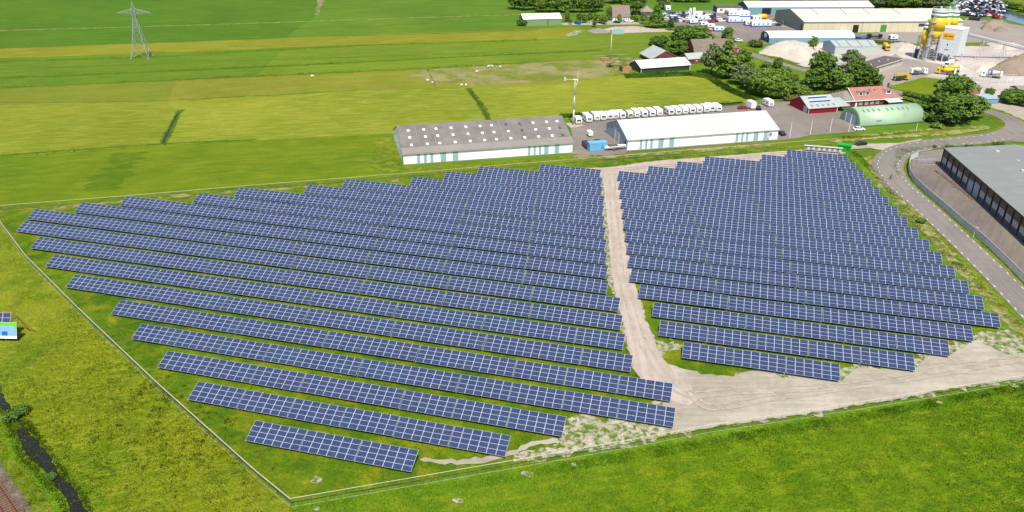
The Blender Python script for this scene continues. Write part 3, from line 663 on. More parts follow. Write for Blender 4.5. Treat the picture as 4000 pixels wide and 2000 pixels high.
skyl = paint('skylight_sheet', (.80,.80,.76), .4, .05); skyd = paint('skylight_dark', (.06,.06,.065), .4, .1); skyg = paint('roof_light_strip', rgb(150,152,148,.5), .5, .05)

# --- long barn with the fibre cement roof
A = Vector((-98.4, 238.2, 0)); L, D, E, RG = 59.4, 28.0, 3.9, 9.3
b = thing('storage_barn', 'long white storage barn with grey fibre cement roof and rows of small skylights', 'barn', A, A29)
gable_walls(L, D, E, RG).build('wall', white, b)
rf = gable_roof(L, D, E, RG, .3).build('roof', fibre, b)
m = MB(); m.prism([(-.42, E-.14), (2.6, E+1.02), (2.6, E+1.22), (-.42, E+.06)], -.34, L+.34); m.build('eave_panel', fibre_l, rf)
seams(L, D, E, RG, 5.4, .12, 1, .05, .16).build('roof_seam', fibre_l, rf)
MB().prism([(D/2-.35, RG), (D/2+.35, RG), (D/2, RG+.35)], -.3, L+.3).build('ridge_cap', fibre, b)
MB().bx(-.3, L+.3, -.50, -.36, E-.26, E-.10).build('gutter', steel, b)
cols_t = [.057,.149,.222,.313,.403,.49,.561,.649,.735,.82,.906,.973]
for r, (t, darkc) in enumerate(((.80, (7,8)), (.54, (8,11)), (.27, (11,)))):
    for i, f in enumerate(cols_t): skylight(b, D, E, RG, L*(f*.985), t, .85, 1.05, skyd if i in darkc else skyl)
for x0, x1 in ((405,440),(483,518),(558,595),(678,745),(825,893),(1772,1803),(1843,1872),(1913,1945),(1985,2043),(2125,2190)):
    a0, a1 = ((x-250)/2120*L*(1.05-.05*(x-250)/2120) for x in (x0, x1)); on_front('shutter_door', b, a0, a1, .15, E-.35, teal)
on_front('wall_base', b, 0, L, -.1, .22, concrete_g, .04)
for i in range(1, 11): on_front('wall_joint', b, L*i/11-.03, L*i/11+.03, .25, E-.35, greywall, .03)
for i in range(5): on_side('wall_stain', b, 2+i*5.2, 3.6+i*5.2, .1, 2.2+.5*(i % 2), bluegrey, .03)

# --- long barn with the white roof
A2 = Vector((-28.0, 275.0, 0)); L2, D2, E2, RG2 = 59.8, 21.5, 3.8, 7.9; A29b = R(28.9)
b = thing('storage_barn', 'long white barn with cream white sheet roof beside the row of caravans', 'barn', A2, A29b)
gable_walls(L2, D2, E2, RG2).build('wall', white, b)
MB().prism([(.02, 0), (D2-.02, 0), (D2-.02, E2), (D2/2, RG2), (.02, E2)], -.05, -.02).build('gable_wall', bluegrey, b)  # end wall toned blue-grey: its shade is put into the colour
rf = gable_roof(L2, D2, E2, RG2, .3).build('roof', barn_roof, b)
seams(L2, D2, E2, RG2, 5.0, 0, 1, .03, .08).build('roof_seam', cream_roof, rf)
MB().bx(-.3, L2+.3, -.46, -.33, E2-.24, E2-.08).build('gutter', steel, b)
for xa, xb, ya in ((2496.8,2506,586),(2518,2527,584),(2538,2548,583),(2570,2590,580),(2612,2631,577),(2871,2881,558),(2893,2901,556),(2912,2920,555),(2941,2959,552),(2980,3002,550)):
    on_front('shutter_door', b, frac(A2, A29b, xa, ya), frac(A2, A29b, xb, ya), .15, E2-.3, teal)
dr = on_side('door', b, 1.2, 2.5, 0, 2.9, dark); MB().bx(-.10, -.02, 1.05, 1.2, 0, 3.0).build('door_frame', white, dr)
dr = on_side('roller_door', b, 8.4, 12.2, 0, 4.1, steel); MB().bx(-.1, -.02, 8.15, 8.4, 0, 4.2).bx(-.1, -.02, 12.2, 12.4, 0, 4.2).build('door_frame', white, dr)
window_part(b, L2-3.5, 1.2, 2.0, 1.6, 5, 1)
for i in range(1, 11): on_front('wall_joint', b, L2*i/11-.03, L2*i/11+.03, .05, E2-.3, greywall, .03)
on_side('lamp', b, 15.5, 15.7, 3.6, 4.1, dark, .2)

# --- crimson shed with modules on its roof
A = G(3156, 446); b = thing('shed', 'crimson timber shed with pale grey roof carrying small solar modules', 'shed', A, R(29.8))
L, D, E, RG = 13.8, 13.6, 2.3, 5.6
gable_walls(L, D, E, RG).build('wall', crimson, b)
gable_roof(L, D, E, RG, .4).build('roof', greyroof, b)
MB().prism([(-.4, 2.22), (7.2, 3.9), (7.2, 4.04), (-.4, 2.36)], L+.42, L+5.6).build('lean_to_roof', greyroof, b)
for x in (L+5.2,): MB().bx(x, x+.15, .1, .25, 0, 2.3).bx(x, x+.15, 6.6, 6.75, 0, 3.7).build('post', white, b)
on_front('corner_trim', b, L-.2, L, 0, 2.2, white, .08); on_front('corner_trim', b, 0, .12, 0, 2.2, white, .08)
on_side('double_door', b, .9, 3.6, 0, 2.7, greywall)
roof_mod = MB().bx(-.5, .5, -.8, .8, -.02, .03).mesh('solar_module', [mod_mat])
sl = math.atan2(RG-E, D/2)
for t, n, x0 in ((.78, 8, 3.2), (.46, 9, 2.6)):
    y, z = slope_pt(D, E, RG, t)
    for i in range(n): link('solar_module', roof_mod, b, (x0+i*1.1, y, z+.26), (sl, 0, 0))
for i in range(5): skylight(b, D, E, RG, 2.0+i*2.6, .16, .7, 1.2, skyg)

# --- brick house with the red roof
A = G(3287, 422.5); b = thing('brick_house', 'low red brick house with red tiled roof and two roof windows', 'house', A, R(29.2))
L, D, E, RG = 29.0, 11.5, 2.8, 6.9
MB().bx(0, L, 0, D, -.3, E).build('wall', brick_red, b)
MB().prism([(.05, E), (D-.05, E), (D/2, RG-.05)], 6.05, 24.0).build('gable', brick_red, b)
rf = gable_roof(18.0, D, E, RG, .3, .14, 6.0).build('roof', tile_red, b)
hip = MB(); e = .35
hip.add([(-e,-e,E),(6.1,-e,E),(6.1,D+e,E),(-e,D+e,E),(6.1,D/2,5.9),(4.2,D/2,5.9)], [(0,1,4,5),(1,2,4),(2,3,5,4),(3,0,5),(0,3,2,1)]); hip.build('hip_roof', tile_gr, b)
hip = MB(); hip.add([(24.3,-e,E),(L+e,-e,E),(L+e,D+e,E),(24.3,D+e,E),(24.3,D/2,RG-.6),(25.6,D/2,RG-.6)], [(0,1,5,4),(1,2,5),(2,3,4,5),(3,0,4),(0,3,2,1)]); hip.build('hip_roof', tile_red, b)
MB().bx(-.5, L+.5, -.55, -.37, E-.12, E+.14).build('eave_board', white, b)
MB().prism([(-.4, E-.05), (D/2, RG+.02), (D/2, RG+.26), (-.4, E+.19)], 5.55, 5.72).build('verge_board', white, b)
for x in (9.6, 12.9):
    y, z = slope_pt(D, E, RG, .42)
    d_ = MB().bx(x-.9, x+.9, y-.7, y+1.2, z-.1, z+1.25).build('dormer', white, b); MB().bx(x-.65, x+.65, y-.74, y-.69, z+.15, z+1.1).build('pane', glass, d_)
    MB().bx(x-1.05, x+1.05, y-.85, y+1.7, z+1.25, z+1.36).build('dormer_roof', tile_br, d_)
y, z = slope_pt(D, E, RG, .45); d_ = MB().bx(22.2, 24.6, y-.9, y+1.4, z-.3, z+1.3).build('dormer', white, b); MB().bx(22.5, 24.3, y-.94, y-.89, z+.2, z+1.1).build('pane', glass, d_); MB().bx(22.0, 24.8, y-1.1, y+1.7, z+1.3, z+1.42).build('dormer_roof', tile_gr, d_)
for x in (15.5, 18.0): skylight(b, D, E, RG, x, .72, .6, .8, skyd)
MB().bx(25.6, 26.2, D/2-.3, D/2+.3, 5.5, 8.2).build('chimney', brick_dk, b)
for x in (2.8, 9.0, 11.9, 14.6, 17.3): window_part(b, x, .9, 1.5, 1.4, 3, 2)
on_front('door', b, 6.4, 7.3, 0, 2.1, offwhite)
cv = MB().prism([(-3.6, 2.2), (-.4, 2.75), (-.4, 2.85), (-3.6, 2.3)], 20.3, 27.2).build('canopy', white, b)
MB().bx(20.4, 27.1, -3.5, -3.4, 1.2, 2.2).build('canopy_valance', blue_d, cv); MB().bx(20.4, 20.55, -3.4, -3.25, 0, 2.2).bx(26.9, 27.05, -3.4, -3.25, 0, 2.2).bx(23.6, 23.75, -3.4, -3.25, 0, 2.2).build('canopy_post', white, cv)

# --- green barrel-vaulted shed
def vault(L, D, wall_h, rise, n=18, th=.0, x0=0.0):
    prof = [(0, -.2)]+[(D/2-D/2*math.cos(math.pi*i/n), wall_h+rise*math.sin(math.pi*i/n)) for i in range(n+1)]+[(D, -.2)]
    return MB().prism(prof, x0, x0+L)
A = Vector((56.2, 329.6, 0)); b = thing('barrel_shed', 'mint green barrel vaulted shed at the corner of the parking yard', 'shed', A, R(29.4)); L, D = 30.0, 12.2
o = vault(L, D, .6, 5.5, 22).build('shell', mint, b, True)
o.data.polygons.foreach_set('use_smooth', [len(p.vertices) == 4 for p in o.data.polygons])
m = MB(); n = 22
for xx in (-.02, L-.2):
    for i in range(n):
        a0, a1 = math.pi*i/n, math.pi*(i+1)/n; P = lambda a, k: (D/2-(D/2+k)*math.cos(a), .6+(5.5+k)*math.sin(a))
        m.prism([P(a0, -.02), P(a1, -.02), P(a1, .10), P(a0, .10)], xx, xx+.24)
m.build('rim', minttrim, b)
MB().prism([(.25, 0)]+[(D/2-(D/2-.25)*math.cos(math.pi*i/16), .5+5.2*math.sin(math.pi*i/16)) for i in range(17)]+[(D-.25, 0)], -.12, -.03).build('end_wall', minttrim, b)
gd = MB().bx(-.2, -.1, 3.0, 9.0, 0, 3.6).build('sliding_door', bluegrey, b); MB().bx(-.24, -.2, 4.9, 5.3, 0, 3.6).bx(-.24, -.2, 8.6, 8.9, 0, 3.6).build('door_rail', white, gd)
for x in (3.2, 5.4, 7.6, 10.2, 14.0, 16.4, 19.2, 21.4, 23.4):
    for aa in (R(62),):
        o = MB().bx(-.35, .35, -.75, .75, -.02, .05).build('roof_light', skyg, b, loc=(x, D/2-(D/2+.02)*math.cos(aa), .6+5.52*math.sin(aa))); o.rotation_euler = (math.pi/2-aa-R(3), 0, 0)
MB().bx(7.6, 10.0, .0, .25, 1.9, 2.1).build('vent', tile_gr, b)

# --- big warehouse at the right
A = Vector((77.6, 289.0, 0)); AR = R(-82.6); b = thing('warehouse', 'large brown brick warehouse with grey roof inside the curved metal fence', 'warehouse', A, AR); L, D, E, RG = 95.0, 44.0, 6.0, 8.2
gable_walls(L, D, E, RG).build('wall', brick_dk, b)
gable_roof(L, D, E, RG, .25).build('roof', metalroof, b)
MB().bx(-.3, L+.3, -.42, -.27, E-.30, E+.16).build('eave_board', dkgreen, b)
base_shade = paint('grey_blue_base_shade', rgb(110,116,130,.45), .7, .1, .6)  # blue-grey of the wall foot in shade, shade put into the colour
on_front('shaded_base', b, 0, L, -.2, 1.5, base_shade, .10)  # dark strip painting the shade along the wall foot
bay = 4.55
for i in range(21):
    x = i*bay; on_front('pilaster', b, x-.13, x+.13, -.2, E-.3, dark, .22)
    if i in (5, 6): on_front('roller_door', b, x+.5, x+bay-.45, 0, 4.2 if i == 6 else 3.6, bluegrey, .14); continue
    for k in range(3):
        xx = x+.85+k*1.1; w = MB().bx(xx, xx+.72, -.13, 0, 1.5, 3.3).build('window', greywall, b)
seams(L, D, E, RG, 6.2, 0, 1, .03, .12, .155).build('roof_seam', tile_gr, b)
for i in range(9): MB().box(6+i*9.5, 14+3*(i % 2), 7.6, 1.2, 1.2, .5).build('roof_vent', greywall, b)
# --- dark green shed, white roof
A = G(2503, 287); b = thing('shed', 'dark green shed with white sheet roof behind the meadow ditch', 'shed', A, R(33.8)); L, D, E, RG = 27.6, 12.5, 2.6, 5.0
gable_walls(L, D, E, RG).build('wall', dkgreen, b); gable_roof(L, D, E, RG, .3).build('roof', white_roof, b)
on_front('corner_trim', b, -.02, .2, 0, 2.5, white, .1); on_front('corner_trim', b, L-.2, L+.02, 0, 2.5, white, .1)
MB().bx(-.3, L+.3, -.44, -.32, E-.2, E-.05).build('gutter', greyroof, b)
# --- pale grey barn and low wing behind it
A = G(2545, 248); b = thing('farm_barn', 'grey roofed farm barn with red brick gable behind the dark green shed', 'barn', A, R(30)); L, D, E, RG = 15.0, 15.0, 2.2, 6.2
MB().prism([(0, -.2), (L, -.2), (L, E), (L/2, RG), (0, E)], 0, D, 'y').build('wall', brick_red, b)
m = MB(); m.prism([(-.4, E-.1), (L/2, RG), (L/2, RG+.15), (-.4, E+.05)], -.4, D+.4, 'y'); m.prism([(L+.4, E-.1), (L+.4, E+.05), (L/2+.01, RG+.15), (L/2+.01, RG)], -.4, D+.4, 'y'); m.build('roof', greyroof, b)
A = G(2687, 250); b = thing('farm_wing', 'low brick farm building with pale grey roof beside the willow tree', 'barn', A, R(33)); L, D, E, RG = 13.0, 8.0, 2.5, 4.6
gable_walls(L, D, E, RG).build('wall', brick_red, b); gable_roof(L, D, E, RG, .35).build('roof', greyroof, b); window_part(b, 10.0, 1.0, 1.0, 1.0); window_part(b, 5, 1.0, 1.0, 1.0)
# --- thatched farmhouse among the trees
A = G(2712, 232); b = thing('farmhouse', 'old farmhouse with broad brown thatched roof half hidden by tall trees', 'house', A, R(24)); L, D, E = 26.0, 15.0, 2.6
MB().bx(0, L, 0, D, -.3, E).build('wall', brick_red, b)
m = MB(); m.prism([(-.5, E-.2), (2.5, 6.4), (D/2, 9.2), (D-2.5, 6.4), (D+.5, E-.2)], -.3, 19.0)
m.add([(19,-.5,E-.2),(L+.5,-.5,E-.2),(L+.5,D+.5,E-.2),(19,D+.5,E-.2),(19,D/2,9.2),(L-2.5,D/2,8.6)], [(0,1,5,4),(1,2,5),(2,3,4,5)]); m.build('roof', thatch, b)
MB().prism([(.4, E-.1), (2.8, 6.1), (D/2, 8.7), (D-2.8, 6.1), (D-.4, E-.1)], -.36, -.31).build('gable', brick_red, b)
MB().bx(12, 12.8, D/2-.4, D/2+.4, 8.6, 10.6).build('chimney', brick_red, b)
MB().bx(20.5, 24.5, -.8, 1.5, 2.0, 5.4).build('dormer', brick_red, b); window_part(b, 21.5, 3.6, 1.0, 1.2, 2, 2, -.82); window_part(b, 23.5, 3.6, 1.0, 1.2, 2, 2, -.82)
for x in (20.5, 23.0, 25.0): window_part(b, x, .8, 1.1, 1.3)
# --- small sage green shed top
A = G(2045, 102); b = thing('shed', 'small sage green shed with white roof at the edge of the pasture', 'shed', A, R(27)); L, D, E, RG = 25.0, 12.5, 4.2, 6.5
gable_walls(L, D, E, RG).build('wall', sagegreen, b); gable_roof(L, D, E, RG, .3).build('roof', white_roof, b)
for f in (.57, .70, .87): skylight(b, D, E, RG, L*f, .5, .8, 3.0, skyg)
on_front('door_post', b, L*.63, L*.65, 0, 3.8, dkgreen); on_side('door', b, 4, 8, 0, 3.6, dkgreen)
# --- house with the brown roof
A = G(2393, 84); b = thing('house', 'house with steep plain brown roof beside the farm yard vehicles', 'house', A, R(20)); L, D, E, RG = 11.5, 10.0, 3.2, 9.4
gable_walls(L, D, E, RG).build('wall', offwhite, b); gable_roof(L, D, E, RG, .4).build('roof', tile_br, b)
MB().bx(L-1.4, L-.7, D/2+.3, D/2+1.0, 8.0, 10.6).build('chimney', brick_red, b)
for x in (6.0, 7.6, 9.2, 10.6): window_part(b, x, .9, .9, 1.5)
window_part(b, 2.0, .9, 1.2, 1.3)
A = G(2503, 62); b = thing('house', 'small hipped grey roof house behind the dark conical tree', 'house', A, R(15))
MB().bx(0, 9, 0, 9, -.2, 2.6).build('wall', brick_dk, b); MB().add([(-.4,-.4,2.6),(9.4,-.4,2.6),(9.4,9.4,2.6),(-.4,9.4,2.6),(4.5,4.5,6.2)], [(0,1,4),(1,2,4),(2,3,4),(3,0,4),(0,3,2,1)]).build('roof', tile_gr, b)

# --- industrial estate
AI = R(19.7)
A = Vector((48.4, 540.7, 0)); b = thing('warehouse', 'very large cream warehouse with cream roof and grey green shaded gable end', 'warehouse', A, AI); L, D, E, RG = 104.5, 46.0, 6.6, 10.8
gable_walls(L, D, E, RG).build('wall', cream_wall, b); gable_roof(L, D, E, RG, .2, .14).build('roof', cream_roof, b)
MB().prism([(.02, 0), (D-.02, 0), (D-.02, E), (D/2, RG), (.02, E)], -.05, -.02).build('gable_wall', gable_shade, b)  # gable overlay darker than the cream front to paint its shade
MB().bx(-.2, L+.2, -.36, -.22, E-.42, E-.05).build('gutter', tile_gr, b)
for f in (.11, .29, .44, .63): skylight(b, D, E, RG, L*f+2.5, .74, .6, 11.0, tile_gr)
for i in range(1, 22): on_front('panel_joint', b, L*i/22-.04, L*i/22+.04, .1, E-.45, fibre_l, .03)
on_front('open_gateway', b, frac(A, AI, 3328, 128), frac(A, AI, 3350, 128), 0, 4.6, dark)
g_ = on_front('green_gate', b, frac(A, AI, 3436, 127), frac(A, AI, 3459, 127), 0, 4.6, green_d); 
on_front('strip_window', b, frac(A, AI, 3582, 126), frac(A, AI, 3609, 126), 3.4, 5.2, glass)
on_side('side_door', b, 1.8, 4.0, 0, 4.8, dkgreen); on_side('wall_box', b, 30, 34, .5, 2.0, tile_gr, .8)
MB().bx(24, 29, -3.4, -.1, 0, .9).build('loading_dock', greywall, b)
A = Vector((15.1, 602.1, 0)); b = thing('long_shed', 'long light blue shed with white roof behind the cream warehouse', 'shed', A, AI); L, D, E, RG = 92.0, 20.0, 5.0, 7.6
gable_walls(L, D, E, RG).build('wall', blue_t, b); gable_roof(L, D, E, RG, .2).build('roof', white_roof, b)
MB().prism([(.02, 0), (D-.02, 0), (D-.02, E), (D/2, RG), (.02, E)], -.05, -.02).build('gable_wall', blue_d, b)
for i in range(17): skylight(b, D, E, RG, 4.4+i*5.35, .55, .7, 4.0, skyg)
on_front('open_gateway', b, 10.5, 17.0, 0, 4.4, dark)
A = Vector((26.8, 497.6, 0)); b = thing('barrel_shed', 'long pale blue shed with white barrel roof beside the sand heap', 'shed', A, AI); L, D = 51.5, 13.0
MB().bx(0, L, 0, D, -.2, 3.0).build('wall', blue_t, b)
m = MB(); m.prism([(D/2-(D/2+.2)*math.cos(math.pi*i/14), 3.0+2.7*math.sin(math.pi*i/14)) for i in range(15)], -.15, L+.15); m.build('roof', white_roof, b)
MB().prism([(.1, 0), (D-.1, 0)]+[(D/2+(D/2-.05)*math.cos(math.pi*i/14), 3.0+2.5*math.sin(math.pi*i/14)) for i in range(15)], -.22, -.16).build('gable_wall', blue_d, b)
on_side('sign', b, 4.4, 7.6, 2.6, 4.6, white, .3)
A = G(3258, 216); b = thing('shed', 'pale grey metal shed with strip roof lights between sand heap and office', 'shed', A, AI); L, D, E, RG = 24.6, 15.0, 4.4, 6.4
gable_walls(L, D, E, RG).build('wall', greywall, b); gable_roof(L, D, E, RG, .12).build('roof', greyroof, b)
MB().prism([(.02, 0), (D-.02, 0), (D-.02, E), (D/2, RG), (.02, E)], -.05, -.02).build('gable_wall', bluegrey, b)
for f in (.12, .36, .62, .86): skylight(b, D, E, RG, L*f, .5, .5, 7.2, tile_gr)
A = G(3300, 243); b = thing('pavilion', 'small open building with dark hipped roof next to the round tree', 'shed', A, R(10))
MB().bx(.5, 10.5, .5, 7.5, -.2, 2.2).build('wall', concrete_g, b); MB().add([(-.4,-.4,2.3),(11.4,-.4,2.3),(11.4,8.4,2.3),(-.4,8.4,2.3),(4.6,4,4.3),(6.4,4,4.3)], [(0,1,5,4),(1,2,5),(2,3,4,5),(3,0,4),(0,3,2,1)]).build('roof', darkroof, b)
A = G(3405, 291); b = thing('office', 'single storey flat roofed office with band of windows by the plant entrance', 'office', A, R(57)); L, D, E = 34.0, 9.5, 2.9
MB().bx(0, L, 0, D, -.2, E).build('wall', cream_wall, b); MB().bx(-.4, L+.4, -.4, D+.4, E, E+.12).build('roof', darkroof, b)
MB().bx(-.5, L+.5, -.52, -.41, E-.1, E+.32).build('roof_edge', cream_roof, b)
for i in range(12): window_part(b, 1.8+i*2.76, 1.0, 2.0, 1.4, 3, 1)
for x, y in ((6, 4), (17, 5), (24, 3.5)): MB().box(x, y, E+.35, .9, .9, .5).build('roof_vent', greywall, b)
A = G(2800, 50); b = thing('office', 'flat dark roofed yard office behind the stacked cabins', 'office', A, AI); L, D, E = 23, 9, 3.6
MB().bx(0, L, 0, D, -.2, E).build('wall', offwhite, b); MB().bx(-.4, L+.4, -.4, D+.4, E, E+.3).build('roof', darkroof, b); MB().bx(-.04, -.01, .1, D-.1, 0, E-.1).build('side_wall', blue_d, b)
for i in range(5): window_part(b, 3+i*4.2, 1.2, 2.2, 1.4, 2, 1)
A = G(3777, 372); b = thing('outbuilding', 'small red brick outbuilding behind the largest tree', 'shed', A, R(25))
MB().bx(0, 7, 0, 6, -.2, 3.2).build('wall', tile_red, b); MB().prism([(-.3, 3.1), (6.3, 3.9), (6.3, 4.05), (-.3, 3.25)], -.3, 7.3).build('roof', tile_gr, b); MB().bx(6.7, 7.05, -.06, 0, 0, 3.1).build('corner_trim', white, b)
A = G(3978, 378); b = thing('outbuilding', 'low pale shed with grey roof at the right edge above the hedge', 'shed', A, R(15))
MB().bx(0, 12, 0, 8, -.2, 2.8).build('wall', offwhite, b); MB().prism([(-.3, 2.7), (4, 4.0), (8.3, 2.7)], -.3, 12.3).build('roof', tile_gr, b)
A = G(3848, 410); b = thing('shed', 'light blue corrugated roadside shed with grey slatted side', 'shed', A, R(28))
MB().bx(0, 6.4, 0, 6.4, -.2, 2.6).build('wall', blue_t, b); MB().prism([(-.2, 2.5), (6.6, 2.9), (6.6, 3.0), (-.2, 2.6)], -.2, 6.6).build('roof', bluegrey, b)
for i in range(8): on_side('slat', b, .3+i*.8, .7+i*.8, .2, 2.2, tile_gr)

# ================================================================ CONCRETE PLANT
A = G(3650, 238); AT = R(-32); b = thing('mixing_tower', 'tall white mixing tower on legs with yellow sign over a mixer truck', 'tower', A, AT)
W, DD, Z0, Z1 = 10.2, 9.4, 4.2, 17.3
# local x runs along the face with the sign, y away
MB().bx(0, W, 0, DD, Z0, Z1).build('cladding', tower_white, b)
MB().bx(-.12, W+.12, -.12, DD+.12, Z1+.01, Z1+.35).build('roof', white, b)
for x in (.4, 3.4, 6.8, W-.4):
    for y in (.4, DD-.4): MB().bx(x-.2, x+.2, y-.2, y+.2, -.1, Z0-.01).build('leg', steel_l, b)
s_ = MB().bx(1.4, 7.0, -.10, -.03, 11.9, 15.0).build('sign_board', orange, b)
lm = MB()
for i in range(9):
    a0 = math.pi*.2+i*math.pi*1.6/9; a1 = a0+math.pi*1.6/9
    lm.tube((2.5+.5*math.cos(a0), -.13, 13.5+.45*math.sin(a0)), (2.5+.5*math.cos(a1), -.13, 13.5+.45*math.sin(a1)), .10, n=4)
    lm.tube((3.3+.45*math.cos(a0+2), -.13, 13.5+.4*math.sin(a0+2)), (3.3+.45*math.cos(a1+2), -.13, 13.5+.4*math.sin(a1+2)), .10, n=4)
lm.build('emblem', black, s_)
MB().bx(4.2, 6.5, -.13, -.10, 13.2, 13.6).build('lettering', black, s_)
MB().bx(4.3, 4.8, -.07, -.02, 8.6, 9.6).build('emblem', black, b); MB().bx(3.6, 5.6, -.07, -.02, 6.4, 6.7).build('lettering', black, b)
# silos on a steel frame
def silo(px, py, z_bot, z_cyl, z_top, r, label):
    P = G(px, py); t = thing('silo', label, 'silo', P, 0, 'silos of the concrete plant')
    MB().lathe([(r, z_cyl), (r, z_top-3.4)], n=20).build('shell', yellow, t, True)
    MB().lathe([(.35, z_bot), (r-.01, z_cyl)], n=20).build('cone', yellow, t, True)
    zz = z_top-3.4
    for h, mt in ((.8, green_sil), (1.1, white), (.8, green_sil), (.7, white)):
        MB().lathe([(r+.02, zz), (r+.02, zz+h)], n=20).build('band', mt, t, True); zz += h
    MB().lathe([(r+.05, zz), (r*.6, zz+.5), (.1, zz+.6)], n=20).build('lid', greywall, t, True)
    MB().lathe([(.5, zz+.5), (.5, zz+1.8), (.2, zz+2.0)], n=8).build('filter', steel_l, t)
    rail = MB()
    for i in range(16):
        a0, a1 = 2*math.pi*i/16, 2*math.pi*(i+1)/16; p = lambda a, z: ((r-.1)*math.cos(a), (r-.1)*math.sin(a), z)
        rail.tube(p(a0, zz+1.2), p(a1, zz+1.2), .05, n=3); rail.tube(p(a0, zz+.1), p(a0, zz+1.2), .05, n=3)
    rail.build('railing', steel_l, t)
    for i in range(4):
        a = math.pi/4+i*math.pi/2; x, y = r*.92*math.cos(a), r*.92*math.sin(a); MB().bx(x-.18, x+.18, y-.18, y+.18, -.1, z_cyl+.4).build('leg', steel, t)
    br = MB()
    for z in (2.5, 5.5, 8.5, 11.5):
        if z > z_cyl: break
        c = [(r*.92*math.cos(math.pi/4+i*math.pi/2), r*.92*math.sin(math.pi/4+i*math.pi/2)) for i in range(4)]
        for i in range(4): br.tube((*c[i], z), (*c[(i+1) % 4], z), .10, n=4); br.tube((*c[i], z-3), (*c[(i+1) % 4], z), .07, n=4)
    br.build('bracing', steel, t); return t
green_sil = paint('silo_green_band', rgb(70,140,96,.6), .5, .05)
silo(3629, 236, 9.8, 15.6, 26.0, 4.0, 'large yellow silo with green and white bands, left of its fellows')
silo(3664, 226, 11.0, 15.6, 25.0, 2.3, 'slim yellow silo in the middle, behind the white mixing tower')
silo(3690, 222, 11.4, 15.8, 24.4, 2.3, 'slim yellow silo farthest right, behind the white mixing tower')
silo(3592, 232, 5.0, 8.0, 19.0, 1.5, 'narrow yellow silo standing low beside the ladder mast')
P = G(3610, 240); t = thing('ladder_mast', 'grey lattice ladder mast beside the yellow silos', 'mast', P, R(10)); m = MB()
for x in (0, .8):
    for y in (0, .8): m.bx(x, x+.1, y, y+.1, -.1, 27)
for i in range(44): m.bx(.1, .8, 0, .08, i*.6+.4, i*.6+.48); m.bx(0, .08, .1, .8, i*.6+.4, i*.6+.48)
m.build('lattice', steel_l, t)
for z in (8, 14, 20): MB().bx(-.6, 1.6, -.6, 1.6, z, z+.12).build('platform', steel, t)
P = G(3575, 226); t = thing('control_frame', 'dark blue steel frame of tanks and stairs at the foot of the silos', 'steel frame', P, R(-5))
m = MB()
for x in (0, 3.2, 6.4, 9.6, 12.8):
    for y in (0, 4.5): m.bx(x-.14, x+.14, y-.14, y+.14, -.1, 11.0)
for z in (3.6, 7.2, 10.8):
    for y in (0, 4.5): m.bx(-.2, 13.0, y-.11, y+.11, z, z+.3)
    for x in (0, 3.2, 6.4, 9.6, 12.8): m.bx(x-.1, x+.1, 0, 4.5, z+.01, z+.28)
m.build('frame', steel, t)
br = MB()
for x in (0, 3.2, 6.4, 9.6):
    for z in (0, 3.6, 7.2): br.tube((x, -.02, z), (x+3.2, -.02, z+3.6), .08, n=4); br.tube((x+3.2, -.05, z), (x, -.05, z+3.6), .08, n=4)
br.build('bracing', steel_l, t)
MB().bx(-.6, 1.6, -.5, 3.6, 0, 4.2).build('control_cabin', blue_d, t)
for x, y, r, z in ((4.6, 2.2, 1.1, 5), (7.6, 2.4, 1.0, 4), (10.6, 2.0, 1.0, 6)): MB().lathe([(r, 1.4), (r, z), (r*.5, z+.6)], (x, y, 0), n=12).build('tank', silver, t, True)
MB().bx(2, 13, .2, 4.3, 11.12, 11.22).build('deck', steel_l, t)
# conveyor from the tower to the right
c0 = G(3752, 200, 0); q0 = Vector((126.5, 482.0, 12.2)); q1 = G(4060, 210, 3.0)
t = thing('conveyor', 'long grey inclined conveyor belt running from mixing tower to gravel bins', 'conveyor', (q0.x, q0.y, 0), 0)
d = q1-Vector((q0.x, q0.y, 0)); d.z = q1.z-q0.z; n = 26
gal = MB(); ax = Vector((d.x, d.y, 0)).normalized(); sd = Vector((-ax.y, ax.x, 0))
base = Vector((0, 0, q0.z))
for s_ in (-.8, .8):
    for z in (0, 1.3): gal.tube(base+sd*s_+Vector((0,0,z)), base+d+sd*s_+Vector((0,0,z)), .10, n=4)
for i in range(n):
    a = base+d*(i/n); c = base+d*((i+1)/n)
    for s_ in (-.8, .8): gal.tube(a+sd*s_, c+sd*s_+Vector((0,0,1.3)), .07, n=4); gal.tube(a+sd*s_, a+sd*s_+Vector((0,0,1.3)), .07, n=4)
gal.build('gallery', steel, t)
bt = MB(); e = Vector((0, 0, .1)); bt.add([base+sd*.6+e, base+d+sd*.6+e, base+d-sd*.6+e, base-sd*.6+e, base+sd*.6+e*4, base+d+sd*.6+e*4, base+d-sd*.6+e*4, base-sd*.6+e*4], [(0,1,2,3),(4,5,6,7),(0,1,5,4),(2,3,7,6)]); bt.build('belt', tile_gr, t)
cvr = MB(); e = Vector((0, 0, 1.35)); cvr.add([base+sd*.9+e, base+d+sd*.9+e, base+d-sd*.9+e, base-sd*.9+e, base+e*1.35, base+d+e*1.35], [(0,1,5,4),(3,4,5,2),(0,4,3),(1,2,5),(0,3,2,1)]); cvr.build('cover', bluegrey, t)
for f in (.22, .52, .82):
    p = base+d*f; m = MB()
    for s_ in (-1, 1): m.tube(p+sd*s_*.8, Vector((p.x, p.y, 0))+sd*s_*1.2+ax*1.5, .13, n=4); m.tube(p+sd*s_*.8, Vector((p.x, p.y, 0))+sd*s_*1.2-ax*1.5, .13, n=4)
    m.build('trestle', steel, t)

